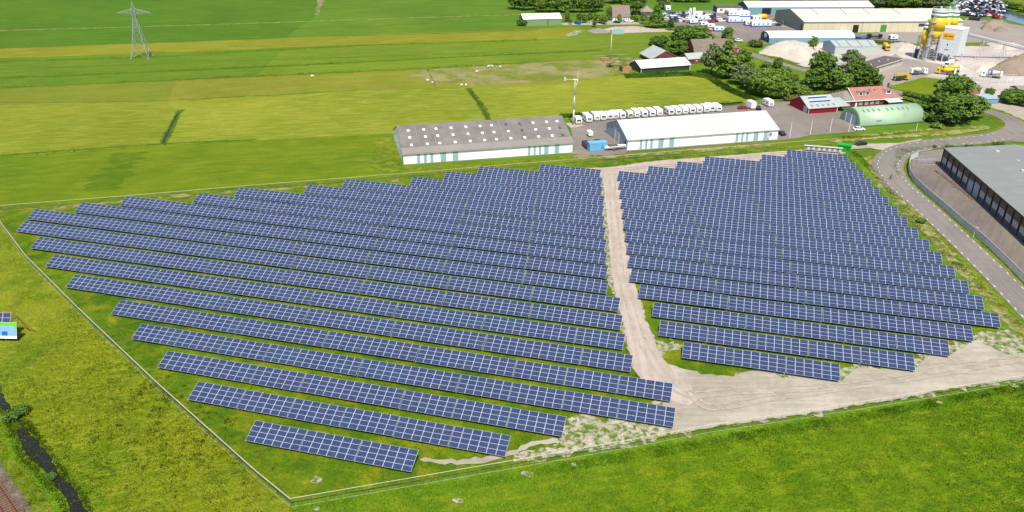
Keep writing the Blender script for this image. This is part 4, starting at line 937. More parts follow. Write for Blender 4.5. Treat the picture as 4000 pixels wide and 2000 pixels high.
# --- heaps of sand and gravel
def heap(name, px, h, mat, label, jag=.5, flat=.15):
    pts = densify([G(*p) for p in px], 2.0, jag); n = len(pts); c = sum((Vector(p) for p in pts), Vector((0, 0)))/n
    rings = 10; vs = []; fs = []
    for k in range(rings):
        f = k/(rings-1)*.999; s = 1-f*(1-flat)
        for i, p in enumerate(pts):
            q = c+(p-c)*s; z = h*(math.sin(f*math.pi/2)**1.1)+(random.gauss(0, .045*h)+.07*h*math.sin(i*.9+k*1.3)*math.sin(k*.8))*(k > 0)
            vs.append((q.x-c.x, q.y-c.y, z if k else -.1))
    vs.append((0, 0, h*1.03))
    for k in range(rings-1):
        for i in range(n): fs.append((k*n+i, k*n+(i+1) % n, (k+1)*n+(i+1) % n, (k+1)*n+i))
    fs += [((rings-1)*n+i, (rings-1)*n+(i+1) % n, len(vs)-1) for i in range(n)]
    o = MB().add(vs, fs).build(name, mat, None, True, (c.x, c.y, gz(c.x, c.y)))
    bm = bmesh.new(); bm.from_mesh(o.data); bmesh.ops.recalc_face_normals(bm, faces=bm.faces); bm.to_mesh(o.data); bm.free()
    return tag(o, label, 'heap', 'heaps on the concrete plant yard')
heap('sand_heap', [(2962,210),(2985,190),(3040,183),(3100,181),(3150,188),(3190,205),(3180,240),(3120,238),(3060,225),(3000,218)], 5.5, sandheap, 'largest pale sand heap, beside the grassy roadside in front of the blue barrel shed', .8, .25)
heap('gravel_heap', [(3760,262),(3830,245),(3920,262),(3900,280),(3820,285)], 3.0, sandheap, 'pale low gravel heap right of the mixer truck below the tower')
heap('gravel_heap', [(3840,280),(3900,250),(4000,225),(4120,230),(4140,300),(4000,300),(3900,295)], 6.0, gravel_brown, 'big brown gravel heap at the right edge of the plant yard')
heap('gravel_heap', [(3825,112),(3850,100),(3880,108),(3870,118),(3835,120)], 2.2, gravel_brown, 'small brown heap left below the red excavator')
heap('gravel_heap', [(3875,118),(3905,108),(3940,116),(3925,126),(3885,127)], 1.8, gravel_brown, 'flat grey heap right below the red excavator')
heap('soil_heap', [(3830,92),(3880,84),(3940,92),(3925,101),(3850,102)], 2.5, gravel_brown, 'dark soil heap under the red excavator')
heap('sand_heap', [(3470,172),(3520,168),(3580,180),(3560,200),(3500,198)], 2.0, sandheap, 'low pale sand heap behind the yellow mixer truck')
heap('gravel_heap', [(3850,172),(3920,168),(4000,180),(3960,196),(3880,194)], 2.2, sandheap, 'flat sand heap under the conveyor')

# ================================================================ VEHICLES
def wheel_mesh(r, w):
    return MB().lathe([(r*.55, -w/2), (r, -w/2), (r, w/2), (r*.55, w/2)], axis='y', n=12).mesh('wheel', rubber)
wh_car = wheel_mesh(.32, .22); wh_truck = wheel_mesh(.52, .34); wh_small = wheel_mesh(.30, .2)
def car(label, loc, rz, mat, group=None, kind='car', detail=True, s=1.0):
    """x forward; hatchback, estate or van profile"""
    t = thing('parked_car', label, 'car', loc, rz, group)
    if kind == 'van':
        body = [(-2.4,.35),(2.35,.35),(2.4,.9),(1.9,1.15),(1.3,1.9),(-2.35,1.95),(-2.45,.8)]; gl = [(1.95,1.18),(1.38,1.82),(.3,1.84),(.3,1.2)]; hw = .95; roof = None
    else:
        body = [(-2.1,.3),(2.1,.3),(2.15,.65),(1.9,.82),(1.0,.95),(-1.9,.98),(-2.15,.8)]; gl = None; hw = .88
    MB().prism(body, -hw, hw, 'y').build('body', mat, t)
    if kind == 'van':
        MB().prism(gl, -hw-.01, hw+.01, 'y').build('side_window', glass, t)
        if detail: MB().add([(1.96,-.8,1.16),(1.96,.8,1.16),(1.34,.8,1.88),(1.34,-.8,1.88)], [(0,1,2,3)]).build('windscreen', glass, t)
    else:
        cab = [(1.05,.94),(.45,1.42),(-1.2,1.45),(-1.85,.97)]
        MB().prism(cab, -hw+.1, hw-.1, 'y').build('side_window', glass, t)
        MB().prism([(.42,1.41),(-1.22,1.44),(-1.2,1.49),(.35,1.47)], -hw+.16, hw-.16, 'y').build('roof', mat, t)
    if detail:
        for x in (-1.35, 1.35):
            for y in (-hw+.1, hw-.1): link('wheel', wh_car, t, (x, y, .32))
        for y in (-.6, .6): MB().bx(2.1, 2.17, y-.18, y+.18, .55, .72).build('headlight', silver, t)
    return t
A118 = R(118.8)
car('black van with dark windows parked left of the sky blue container', G(2290, 577), A118-math.pi, navy, None, 'van')
car('dark blue car parked against the right end of the white roofed barn', G(3050, 527), A118, navy)
car('dark car half hidden behind the sky blue container', G(2338, 562), R(25), navy)
car('black car driving on the sandy access beside the green kiosk', G(3362, 568), R(-150), black)
car('dark car parked between the white box trailer and the last caravan', G(2958, 428), R(110), black)
car('white car with blue stripes beside the mint green vaulted shed', G(3354, 509), R(20), white)
car('red car standing left of the white box trailer behind the barn', G(2901, 427), R(20), red_p)
car('white car parked first in line beside the shaded gable', G(3018, 92), R(20), white)
car('dark car parked second in line beside the shaded gable', G(3042, 101), R(20), navy)
car('dark silver car parked nearest the corner of the cream warehouse', G(3058, 109), R(20), silver)
car('white hatchback parked beside the hedge at the yard entrance', G(2885, 162), R(20), white)
car('white car parked under the tree by the yard entrance', G(2852, 150), R(20), white)
car('silver car parked in front of the round tree near the office', G(3280, 265), R(20), silver)
car('dark car parked under the round tree near the office', G(3300, 268), R(20), navy)
car('silver car next to the dark car by the flat office', G(3262, 280), R(20), silver)
car('bright blue van parked in the farm yard beside the sage green shed', G(2256, 95), R(150), blue_b, None, 'van')
car('light blue car parked in front of the brown roofed house', G(2432, 86), R(10), blue_p)
car('white car parked right of the light blue car by the brown roofed house', G(2462, 86), R(10), white)
car('dark car parked left of the light blue car by the brown roofed house', G(2408, 90), R(10), black)
car('pale car under the row of young trees in the farm yard', G(2310, 90), R(15), silver)
car('white van among the young trees of the farm yard', G(2335, 88), R(15), white, None, 'van')
# cars of the car yard: rows of dismantled and waiting cars
cmats = [(white, 'white'), (white, 'white'), (navy, 'dark blue'), (black, 'black'), (silver, 'silver'), (silver, 'silver'), (red_p, 'red'), (blue_d, 'blue')]
yi = 0
proto_c = {}
for r_, (x0, y0, x1, y1, n) in enumerate(((2598,58,2700,52,10),(2596,66,2790,58,17),(2600,73,2800,68,17),(2605,80,2815,76,18),(2625,87,2700,86,6),(2745,90,2820,84,7))):
    for i in range(n):
        px = x0+(x1-x0)*i/(n-1)+random.uniform(-1.5, 1.5); py = y0+(y1-y0)*i/(n-1)+random.uniform(-.8, .8)
        mt, cn = random.choice(cmats)
        if (r_, i) == (5, 3): mt, cn = red_p, 'red'
        lb = f'{cn} car in the crowded rows of the car yard'
        if cn not in proto_c: proto_c[cn] = car(lb, G(px, py), R(random.choice([20, 110, 200])+random.gauss(0, 6)), mt, 'cars in the crowded car yard', detail=False)
        else: dup(proto_c[cn], G(px, py), R(random.choice([20, 110, 200])+random.gauss(0, 6)))
# crushed cars on the scrap heap by the river: nobody could count them
m = MB(); sm = [navy, navy, black, black, silver, white, brick_red, blue_d, black, navy, tile_gr]
cpts = [G(*p) for p in ((3745,60),(3730,40),(3760,22),(3800,14),(3850,12),(3890,24),(3905,40),(3935,58),(3900,66),(3820,68))]
cc = sum(cpts, Vector())/len(cpts); poly = [(p.x, p.y) for p in cpts]
k = 0
while k < 620:
    x = random.uniform(min(p[0] for p in poly), max(p[0] for p in poly)); y = random.uniform(min(p[1] for p in poly), max(p[1] for p in poly))
    if not in_poly(np.array([x]), np.array([y]), poly)[0]: continue
    rr = min(1, math.hypot(x-cc.x, y-cc.y)/26); top = 7.0*(1-rr**2)+.6; z = top*random.uniform(.55, 1.0)
    m.M = Matrix.Translation((x, y, z)) @ Matrix.Rotation(random.uniform(0, 6.3), 4, 'Z') @ Matrix.Rotation(random.gauss(0, .35), 4, 'X') @ Matrix.Rotation(random.gauss(0, .25), 4, 'Y')
    mi = random.randrange(len(sm)); L_ = random.uniform(3.0, 4.3)
    m.bx(-L_/2, L_/2, -.85, .85, 0, .7, mi); m.prism([(-L_*.35, .7), (L_*.25, .7), (L_*.12, 1.1), (-L_*.28, 1.15)], -.7, .7, 'y', random.choice([mi, 2, 4])); k += 1
tag(m.build('scrap_car_pile', sm), 'great heap of crushed cars of all colours on the river bank', 'scrap heap', None, 'stuff')

# --- caravans
def caravan(label, loc, rz, L=5.6, H=2.55, mat=white, group='caravans parked behind the barns', motor=False):
    t = thing('motorhome' if motor else 'caravan', label, 'motorhome' if motor else 'caravan', loc, rz, group); w = 1.18
    zb = .45
    prof = [(-L/2+.1,zb),(L/2-.25,zb),(L/2,1.25),(L/2-.45,H-.15),(L/2-.9,H),(-L/2+.55,H),(-L/2+.1,H-.35),(-L/2,1.2)]
    MB().prism(prof, -w, w, 'y').build('body', mat, t)
    MB().bx(-L/2+.3, L/2-.3, -w-.012, w+.012, .46, .62).build('skirt', greywall, t)
    for s_ in (-1, 1):
        for x0, x1 in ((-L/2+.6, -L/2+1.7), (.5, 1.5)):
            MB().bx(x0, x1, min(s_*w, s_*(w+.02)), max(s_*w, s_*(w+.02)), 1.3, 1.9).build('side_window', glass, t)
        link('wheel', wh_small, t, (-.1, s_*.95, .30))
    MB().add([(L/2+.012, -.85, 1.32), (L/2+.012, .85, 1.32), (L/2-.27, .85, 2.05), (L/2-.27, -.85, 2.05)], [(0,1,2,3)]).build('front_window', glass, t)
    MB().bx(-.4, .3, -.35, .35, H, H+.12).build('roof_hatch', greywall, t)
    MB().bx(L/2-.2, L/2+1.0, -.05, .05, .38, .46).build('drawbar', steel, t)
    return t
cv = [(2262,489,4.6,offwhite,'single small caravan at the foot of the wind turbine'),
 (2303,482,6.8,white,'long white motorhome at the left end of the caravan row'),
 (2333,476,5.6,white,'white caravan next to the motorhome'),(2359,474,5.8,white,'white caravan, second right of the motorhome'),(2384,471,4.6,offwhite,'small cream caravan left of the barn ridge'),
 (2406,469,5.2,offwhite,'pinkish cream caravan with light trim, above the left gable of the barn'),(2434,468,5.8,white,'white caravan with wide rear window and roof hatch, left of the small cream round one'),
 (2463,466,4.4,cream_roof,'smallest rounded cream caravan in the long row'),(2490,463,5.8,white,'white caravan right of the rounded cream one'),(2520,462,6.6,white,'tall white caravan, third from the gap in the row'),
 (2550,460,6.2,white,'white caravan, second from the gap in the row'),(2578,457,5.8,white,'last white caravan before the gap in the row'),
 (2623,454,5.6,white,'first white caravan right of the gap in the row'),(2651,453,6.4,white,'white caravan with dark roof hatch, second after the gap'),(2678,450,5.8,white,'white caravan with striped window, third after the gap'),
 (2706,448,6.4,white,'plain white caravan, fourth after the gap'),(2733,446,5.8,white,'white caravan, fifth after the gap'),(2761,444,5.4,offwhite,'cream caravan, sixth after the gap'),
 (2783,440,6.4,white,'tall white caravan, second from the right end of the row'),(2809,440,5.8,white,'white caravan at the right end of the long row'),(3012,421,5.6,white,'lone white caravan parked left of the crimson shed')]
for i, (px, py, L_, mt, lb) in enumerate(cv):
    a = A118-math.pi+random.gauss(0, R(1.2)); P = G(px, py); P = P-Vector((math.cos(a), math.sin(a), 0))*L_/2
    caravan(lb, P, a, L_*.98, 2.68+.09*(i % 3), mt, motor='motorhome at' in lb)
def trailer(label, P, rz, L, w, h):
    t = thing('box_trailer', label, 'trailer', P, rz); MB().bx(-L/2, L/2, -w/2, w/2, .55, h).build('box', white, t)
    MB().bx(L/2+.001, L/2+.03, -w/2+.1, w/2-.1, .65, h-.1).build('rear_door', offwhite, t); MB().bx(L/2+.02, L/2+1.1, -.05, .05, .42, .5).build('drawbar', steel, t)
    for s_ in (-1, 1): link('wheel', wh_small, t, (0, s_*(w/2-.05), .3))
    return t
trailer('small white box trailer standing alone between the two barns', G(2303, 533), A118-math.pi, 2.9, 1.6, 2.0)
trailer('tall white box trailer behind the barn near the crimson shed', G(2932, 424), A118-math.pi, 4.5, 2.3, 3.1)
# sky blue container with an A shaped mark
P = G(2302, 594); t = thing('container', 'sky blue box container with dark A shaped mark between the barns', 'container', P, R(30))
MB().bx(0, 6.6, 0, 2.5, .1, 3.0).build('box', blue_p, t); MB().bx(-.06, 6.66, -.06, 2.56, 2.6, 3.08).build('rim', blue_p, t)
for x in (0, 6.5): MB().bx(x, x+.12, -.05, -.002, .1, 2.6).build('corner_post', blue_t, t)
m = MB(); m.tube((4.4, -.03, .4), (4.95, -.03, 2.3), .06, n=4).tube((4.95, -.03, 2.3), (5.5, -.03, .4), .06, n=4).tube((4.65, -.03, 1.1), (5.25, -.03, 1.1), .05, n=4); m.build('mark', blue_d, t)
# boat on its trailer
P = G(2402, 586); t = thing('motor_boat', 'white motor boat with brown cover on a trailer beside the container', 'boat', P, R(28))
hull = MB(); xs_ = [-4, -2, 0, 2, 3.4, 4.4]; ws_ = [1.1, 1.2, 1.2, .95, .55, .02]; vs = []
for x, w in zip(xs_, ws_):
    k = (x+4)/8.4*.35; vs += [(x, -w, 1.35+k), (x, -w*.75, .75+k), (x, 0, .5+k), (x, w*.75, .75+k), (x, w, 1.35+k)]
fs = [(i*5+j, (i+1)*5+j, (i+1)*5+j+1, i*5+j+1) for i in range(5) for j in range(4)]+[(i*5+4, (i+1)*5+4, (i+1)*5, i*5) for i in range(5)]+[(0,1,2,3,4)]
hull.add(vs, fs); hull.build('hull', white, t); MB().prism([(-2.6,1.4),(1.2,1.55),(.6,2.0),(-2.4,1.95)], -.85, .85, 'y').build('cover', brick_dk, t)
MB().bx(-3.5, 4.6, -.08, .08, .35, .45).bx(-1.2, -.4, -1.1, 1.1, .3, .42).build('trailer_frame', steel, t)
for s_ in (-1, 1): link('wheel', wh_small, t, (-.8, s_*1.15, .3))
# --- mixer trucks
def mixer(label, P, rz, drum, cabm, rear=white):
    t = thing('mixer_truck', label, 'truck', P, rz, 'mixer trucks on the plant yard')
    MB().bx(-4.4, 4.2, -.5, .5, .75, 1.15).build('chassis', tile_gr, t)
    c = MB().prism([(2.6,.7),(4.5,.7),(4.55,1.6),(4.3,2.9),(2.6,3.0)], -1.22, 1.22, 'y').build('cab', cabm, t)
    MB().add([(4.56,-1.05,1.75),(4.56,1.05,1.75),(4.36,1.05,2.7),(4.36,-1.05,2.7)], [(0,1,2,3)]).build('windscreen', glass, c); MB().bx(3.2, 4.0, -1.24, 1.24, 1.8, 2.6).build('side_window', glass, c)
    d_ = MB().lathe([(.5, 1.9), (1.05, 1.4), (1.25, .2), (1.15, -1.0), (.65, -2.9), (.55, -3.2)], axis='x', n=16).build('drum', drum, t, True, (-.3, 0, 2.35)); d_.rotation_euler = (0, R(9), 0)
    MB().bx(-4.5, -3.7, -.9, .9, 1.1, 3.3).build('hopper', rear, t)
    MB().bx(-4.3, 2.3, -1.2, -1.0, 1.0, 1.2).bx(-4.3, 2.3, 1.0, 1.2, 1.0, 1.2).build('mudguard', tile_gr, t)
    for x in (-3.3, -2.1, -.9, 3.4):
        for y in (-.98, .98): link('wheel', wh_truck, t, (x, y, .52))
    return t
mixer('yellow mixer truck seen from the front near the pale sand heap', G(3460, 195), R(-85), yellow, yellow, yellow)
mixer('white mixer truck under the mixing tower, cab towards the viewer', G(3705, 262), R(-118), greywall, white)
mixer('front one of the two yellow mixer trucks side by side', G(3692, 292), R(165), yellow, yellow)
mixer('rear one of the two yellow mixer trucks side by side', G(3712, 281), R(172), yellow, yellow)
mixer('grey mixer truck parked left of the yellow pair', G(3584, 292), R(28), greywall, white)
mx_ = mixer('white mixer truck with blue patch at the right of the yard', G(3870, 304), R(168), greywall, white); MB().lathe([(1.29, .2), (1.27, .9)], (-.3, 0, 2.35), 'x', 16).build('blue_patch', blue_b, mx_, True)
P = G(3516, 315); t = thing('pump_truck', 'yellow concrete pump truck with folded boom at the yard entrance', 'truck', P, R(32))
MB().bx(-4, 4, -.6, .6, .7, 1.2).build('chassis', tile_gr, t); MB().bx(2.4, 4.2, -1.2, 1.2, .8, 2.9).build('cab', yellow, t); MB().bx(4.2, 4.25, -1, 1, 1.8, 2.7).build('windscreen', glass, t)
for z, y in ((2.6, -.5), (3.1, 0), (2.8, .6)): MB().bx(-4.2, 3.6, y-.18, y+.18, z, z+.36).build('boom', yellow, t)
MB().bx(-3.6, 1.6, -1.1, 1.1, 1.21, 1.9).build('deck', dkgreen, t)
for x in (-3.2, -2.0, -.8, 3.2):
    for y in (-.98, .98): link('wheel', wh_truck, t, (x, y, .52))
# red excavator at the scrap heap
P = G(3885, 82); t = thing('excavator', 'red excavator on the dark soil heap by the scrap cars', 'excavator', P, R(200)); t.location.z = 1.6
MB().bx(-2, 2, -1.5, -.9, 0, .9).bx(-2, 2, .9, 1.5, 0, .9).build('track', black, t); MB().bx(-2.2, 1.6, -1.4, 1.4, 1.0, 2.3).build('body', red_p, t); MB().bx(-.2, 1.4, .3, 1.3, 2.3, 3.6).build('cab', glass, t)
m = MB(); m.tube((1.4, -.3, 2), (5.0, -.3, 5.4), .35, n=6).tube((5.0, -.3, 5.4), (8.0, -.3, 2.2), .28, n=6); m.build('boom', red_p, t); MB().bx(7.4, 8.6, -.9, .3, 1.2, 2.2).build('bucket', black, t)
# blue tractors and lorry near the blue barrel shed
P = G(3368, 152); t = thing('flatbed_truck', 'bright blue flatbed truck right of the blue barrel shed', 'truck', P, R(15))
MB().bx(-4, 3, -1.1, 1.1, .9, 1.3).build('bed', blue_b, t); MB().bx(3, 4.8, -1.15, 1.15, .7, 2.9).build('cab', black, t)
for x in (-3, -1.8, 3.6):
    for y in (-.95, .95): link('wheel', wh_truck, t, (x, y, .52))
P = G(3410, 150); t = thing('flatbed_truck', 'dark flatbed truck standing right of the bright blue one', 'truck', P, R(5))
MB().bx(-4, 3, -1.1, 1.1, .9, 1.6).build('bed', navy, t); MB().bx(3, 4.8, -1.15, 1.15, .7, 2.6).build('cab', black, t)
for x in (-3, -1.8, 3.6):
    for y in (-.95, .95): link('wheel', wh_truck, t, (x, y, .52))
# open skip and digger bits beside the scrap
P = G(3805, 80); t = thing('skip', 'dark blue open skip in front of the scrap cars', 'skip', P, R(-20)); m = MB(); m.prism([(-3.2,0),(3.2,0),(3.8,1.8),(3.6,1.8),(3.0,.2),(-3.0,.2),(-3.6,1.8),(-3.8,1.8)], -1.3, 1.3, 'y'); m.build('hull', navy, t); MB().bx(-3.4, 3.4, 1.3, 1.4, 0, 1.8).bx(-3.4, 3.4, -1.4, -1.3, 0, 1.8).build('side', navy, t)

# --- white site cabins with blue base
def cabin(label, P, rz, L, W, H, z=0.0, top=white, base=blue_b):
    t = thing('site_cabin', label, 'site cabin', P, rz, 'white and blue site cabins'); t.location.z += z
    MB().bx(0, L, 0, W, .9, H).build('wall', top, t); MB().bx(-.03, L+.03, -.03, W+.03, .1, .9).build('base', base, t); MB().bx(-.1, L+.1, -.1, W+.1, H, H+.14).build('roof', white_roof, t)
    for i in range(max(1, int(L/3))): MB().bx(1+i*3, 2.2+i*3, -.05, -.002, 1.4, 2.2).build('window', glass, t)
    MB().bx(-.05, -.002, .6, W-.6, 1.3, 2.1).build('end_window', blue_d, t); return t
cb = [(2845,90,7.5,9,3.6,0,'lower cabin of the tallest left stack'),(2843,88,7.2,8.6,3.4,3.8,'upper cabin of the tallest left stack'),(2888,90,7.0,8,3.2,0,'lower cabin of the second stack'),(2885,88,7.0,8,3.2,3.4,'upper cabin of the second stack'),
 (2936,106,13,6,3.4,0,'long cabin with high blue base in front of the stacks'),(2912,102,4.5,4,3.0,0,'small square cabin left of the long one'),(2940,82,6,5,2.8,0,'cabin in front of the blue long shed'),
 (2695,94,5.2,5,2.6,0,'small cabin beside the flag banners'),(2724,82,7,5,2.8,0,'cabin with curved roof behind the banners'),(2712,66,5.6,4,3.0,0,'single cabin among the parked cars'),(2738,104,4.6,3,2.4,0,'first cabin of the diagonal row'),
 (2764,112,4.6,3,2.4,0,'second cabin of the diagonal row'),(2790,124,6.2,3,2.6,0,'last cabin of the diagonal row, next to a red box'),(3478,158,4.4,3,2.6,0,'lone cabin right of the flatbed trucks'),(2600,44,3.6,3,3.4,0,'white cabin body left behind the car yard'),(2984,160,7,4,3.0,0,'cream cabin joined to the end of the barrel shed')]
for px, py, L_, W_, H_, z, lb in cb: cabin('white and blue '+lb if 'white' not in lb and 'cream' not in lb else lb, G(px, py), AI, L_, W_, H_, z)
P = G(2776, 127); t = thing('crate', 'small red box beside the last cabin of the diagonal row', 'box', P, AI); MB().bx(-.8, .8, 0, 1.4, 0, 1.8).build('shell', red_p, t); MB().bx(-.85, .85, -.05, 1.45, 1.8, 1.95).build('lid', white, t)
P = G(2975, 78); t = thing('tank', 'orange yellow tank beside the cabins', 'tank', P, AI); MB().lathe([(1.0, -3.2), (1.7, -2.8), (1.8, 0), (1.7, 2.8), (1.0, 3.2)], (0, 0, 2.1), 'x', 14).build('shell', orange, t, True); MB().bx(-2.4, -1.8, -1.2, 1.2, 0, 1).bx(1.8, 2.4, -1.2, 1.2, 0, 1).build('cradle', black, t)
for i, px in enumerate((2688, 2702)):
    P = G(px, 94-i*2); t = thing('banner', ['tall white banner flag, left of the pair by the car yard', 'tall white banner flag, right of the pair by the car yard'][i], 'flag', P, AI, 'banner flags'); MB().tube((0, 0, 0), (0, 0, 10.2), .09, n=6).build('pole', steel_l, t); MB().bx(.1, 1.5, -.03, .03, 2.4, 10).build('cloth', white, t); MB().bx(.5, 1.0, -.05, -.03, 3.4, 9).build('print', blue_p, t)

# ================================================================ MASTS, SIGNS, POLES
P = Vector((-52.4, 301.0, 0)); t = thing('wind_turbine', 'slim white wind turbine with tail vane beside the caravans', 'wind turbine', P, 0)
for z0, z1, r0, r1 in ((0, 6.2, .34, .29), (6.2, 11.6, .28, .22), (11.6, 17.4, .21, .13)):
    MB().lathe([(r0, z0-.1 if z0 == 0 else z0), (r1, z1)], n=12).build('tower_section', steel_l, t, True)
for z in (6.2, 11.6): MB().lathe([(.38, z-.08), (.38, z+.08)], n=12).build('flange', steel, t)
MB().lathe([(.02,-.9),(.28,-.6),(.30,.5),(.15,.8)], (0, 0, 17.6), 'x', 10).build('nacelle', white, t, True)
MB().bx(-4.0, -.8, -.04, .04, 17.56, 17.64).build('tail_boom', white, t); MB().add([(-4.3,0,16.8),(-3.6,0,17.0),(-3.6,0,18.2),(-4.3,0,18.5),(-4.3,.05,16.8),(-3.6,.05,17.0),(-3.6,.05,18.2),(-4.3,.05,18.5)], [(0,1,2,3),(7,6,5,4),(0,3,7,4),(0,4,5,1),(1,5,6,2),(2,6,7,3)]).build('tail_vane', steel_l, t)
hub = MB().lathe([(.22, .8), (.22, 1.1), (.04, 1.35)], (0, 0, 17.6), 'x', 10).build('hub', steel_l, t)
for k in range(3):
    a = R(4)+k*2*math.pi/3; m = MB(); dy, dz = math.sin(a), math.cos(a)
    m.add([(.95, .12*dz, 17.6-.12*dy), (.95, -.12*dz, 17.6+.12*dy), (.98, dy*3.3-.05*dz, 17.6+dz*3.3+.05*dy), (.98, dy*3.3+.05*dz, 17.6+dz*3.3-.05*dy), (1.04, .12*dz, 17.6-.12*dy), (1.04, -.12*dz, 17.6+.12*dy), (1.02, dy*3.3-.05*dz, 17.6+dz*3.3+.05*dy), (1.02, dy*3.3+.05*dz, 17.6+dz*3.3-.05*dy)], [(0,1,2,3),(7,6,5,4),(0,3,7,4),(1,0,4,5),(2,1,5,6),(3,2,6,7)]); m.build('blade', white, t)
P = G(2384, 231); t = thing('sign_mast', 'tall pole with teal sign panel on top behind the farm yard', 'sign', P, R(14)); MB().lathe([(.26, -.1), (.17, 15.6)], n=10).build('pole', steel_l, t, True)
MB().bx(.3, 6.0, -.12, .12, 13.0, 15.4).build('panel', teal, t); MB().bx(.3, 6.0, -.16, -.12, 13.0, 13.15).bx(.3, .45, -.16, -.12, 13.15, 15.4).bx(5.85, 6, -.16, -.12, 13.15, 15.4).build('panel_frame', steel, t); MB().bx(-.9, .0, -.3, .3, 12.8, 15.0).build('bracket_box', tile_br, t)
# lattice pylon
P = (G(514, 227)+G(596, 223))/2; t = thing('electricity_pylon', 'tall grey lattice electricity pylon standing alone in the pasture', 'pylon', P, R(22))
bh, th_, zb, zt = 4.4, .75, 0.0, 22.0
def pc(z, k): s_ = bh+(th_-bh)*min(1, z/20.0)**.82; return Vector(((-1, 1, 1, -1)[k]*s_, (-1, -1, 1, 1)[k]*s_, z))
lv = [0, 5.0, 9.5, 13.5, 16.8, 19.4, 21.5, 23.2, 24.6]
m = MB()
for k in range(4):
    for a, c in zip(lv[:-1], lv[1:]): m.tube(pc(a, k), pc(c, k), .14, n=4)
m.build('leg', pylon_m, t)
m = MB()
for i, (a, c) in enumerate(zip(lv[:-1], lv[1:])):
    for k in range(4):
        q = (k+1) % 4; r_ = .06
        m.tube(pc(a, k), pc(c, q), r_, n=4); m.tube(pc(a, q), pc(c, k), r_, n=4)
        if i: m.tube(pc(a, k), pc(a, q), r_, n=4)
m.build('bracing', pylon_m, t)
m = MB()
for s_ in (-1, 1):
    tip = Vector((s_*8.2, 0, 22.6))
    for y in (-.7, .7):
        lo = Vector((s_*.7, y, 22.2)); hi = Vector((s_*.7, y, 24.6)); m.tube(lo, tip, .10, n=4); m.tube(hi, tip, .09, n=4)
        for j in range(1, 7): a = lo.lerp(tip, j/7); c = hi.lerp(tip, (j-.5)/7); m.tube(a, c, .07, n=4); m.tube(lo.lerp(tip, (j-1)/7), c, .07, n=4)
    for j in range(1, 7): m.tube(Vector((s_*.7, -.7, 22.2)).lerp(tip, j/7), Vector((s_*.7, .7, 22.2)).lerp(tip, j/7), .06, n=4)
m.build('cross_arm', pylon_m, t)
m = MB()
for k in range(4): m.tube(pc(24.6, k), (0, 0, 27.9), .11, n=4)
m.build('peak', pylon_m, t)
for x in (-8.0, -5.0, 5.0, 8.0): MB().tube((x, 0, 22.5), (x, 0, 20.9), .09, n=5).build('insulator', tile_gr, t)
for k in range(4): p = pc(0, k); MB().box(p.x, p.y, .1, .9, .9, .6).build('footing', concrete_g, t)

# A-frame billboard with modules on its back, at the left edge
a0, a1 = G(-95, 1334), G(71, 1338); an = ang(a0, a1); t = thing('billboard', 'green and blue billboard on timber props with solar modules behind it', 'billboard', a1, an); LB = (a1-a0).length
rake = R(20); c, s = math.cos(rake), math.sin(rake)
def bp(x, h, off=0): return (x, h*s+off*c, .9+h*c-off*s)
def slab(x0, x1, h0, h1, mat, name, par, o0=-.06, o1=0.0):
    v = [bp(x0, h0, o0), bp(x1, h0, o0), bp(x1, h1, o0), bp(x0, h1, o0), bp(x0, h0, o1), bp(x1, h0, o1), bp(x1, h1, o1), bp(x0, h1, o1)]
    return MB().add(v, [(0,1,2,3),(7,6,5,4),(0,4,5,1),(1,5,6,2),(2,6,7,3),(3,7,4,0)]).build(name, mat, par)
bd = slab(-LB, 0, 0, 3.4, white, 'board', t); skyb = paint('print_sky_blue', rgb(140,190,236,.6), .5, .04); lime = paint('print_lime', rgb(110,214,40,.6), .5, .05)
slab(-LB, -.02, 2.65, 3.38, lime, 'print_band', bd, -.075, -.061); slab(-.45, -.03, 1.9, 2.64, lime, 'print_band', bd, -.075, -.061)
slab(-LB, -.47, .55, 2.63, skyb, 'print_picture', bd, -.075, -.061); slab(-.46, -.03, .55, 1.88, skyb, 'print_picture', bd, -.075, -.061)
slab(-3.1, -1.9, .56, 1.5, blue_b, 'print_shape', bd, -.09, -.076); slab(-2.7, -2.3, 1.51, 1.9, skin, 'print_shape', bd, -.09, -.076); slab(-5.2, -4.1, .9, 1.9, teal, 'print_shape', bd, -.09, -.076); slab(-LB, -3.6, .56, .95, white, 'print_text_panel', bd, -.10, -.091); slab(-4.4, -4.1, 1.9, 2.2, skin, 'print_shape', bd, -.09, -.076)
for x in (-.3, -2.6, -5.0, -7.4):
    MB().tube((x, .25, -.1), bp(x, 3.2, .12), .07, n=6).build('post', wood, t)
    MB().tube((x+.4, 4.6, -.1), (x-.1, 1.9, 5.4), .07, n=6).build('prop', wood, t)
for i in range(5):
    for j in range(2):
        o = link('solar_module', module_mesh, t, (-2.3-i*1.72, 1.6+.58*j, 4.35+.84*j), (R(56), 0, 0))
m = MB(); m.bx(-9.6, -1.4, 1.40, 1.48, 3.9, 4.0).bx(-9.6, -1.4, 2.55, 2.63, 5.6, 5.7)
for x in (-1.5, -4.9, -8.4): m.tube((x, 1.2, 3.6), (x, 2.7, 5.8), .07, n=4)
MB().tube((-1.5, 2.5, 5.4), (1.6, 4.2, -.1), .08, n=6).build('prop', wood, t)
m.build('rack', clay, t)
MB().bx(-LB+.2, -.1, .55, .62, .0, .85).build('skirt_board', dark, t)

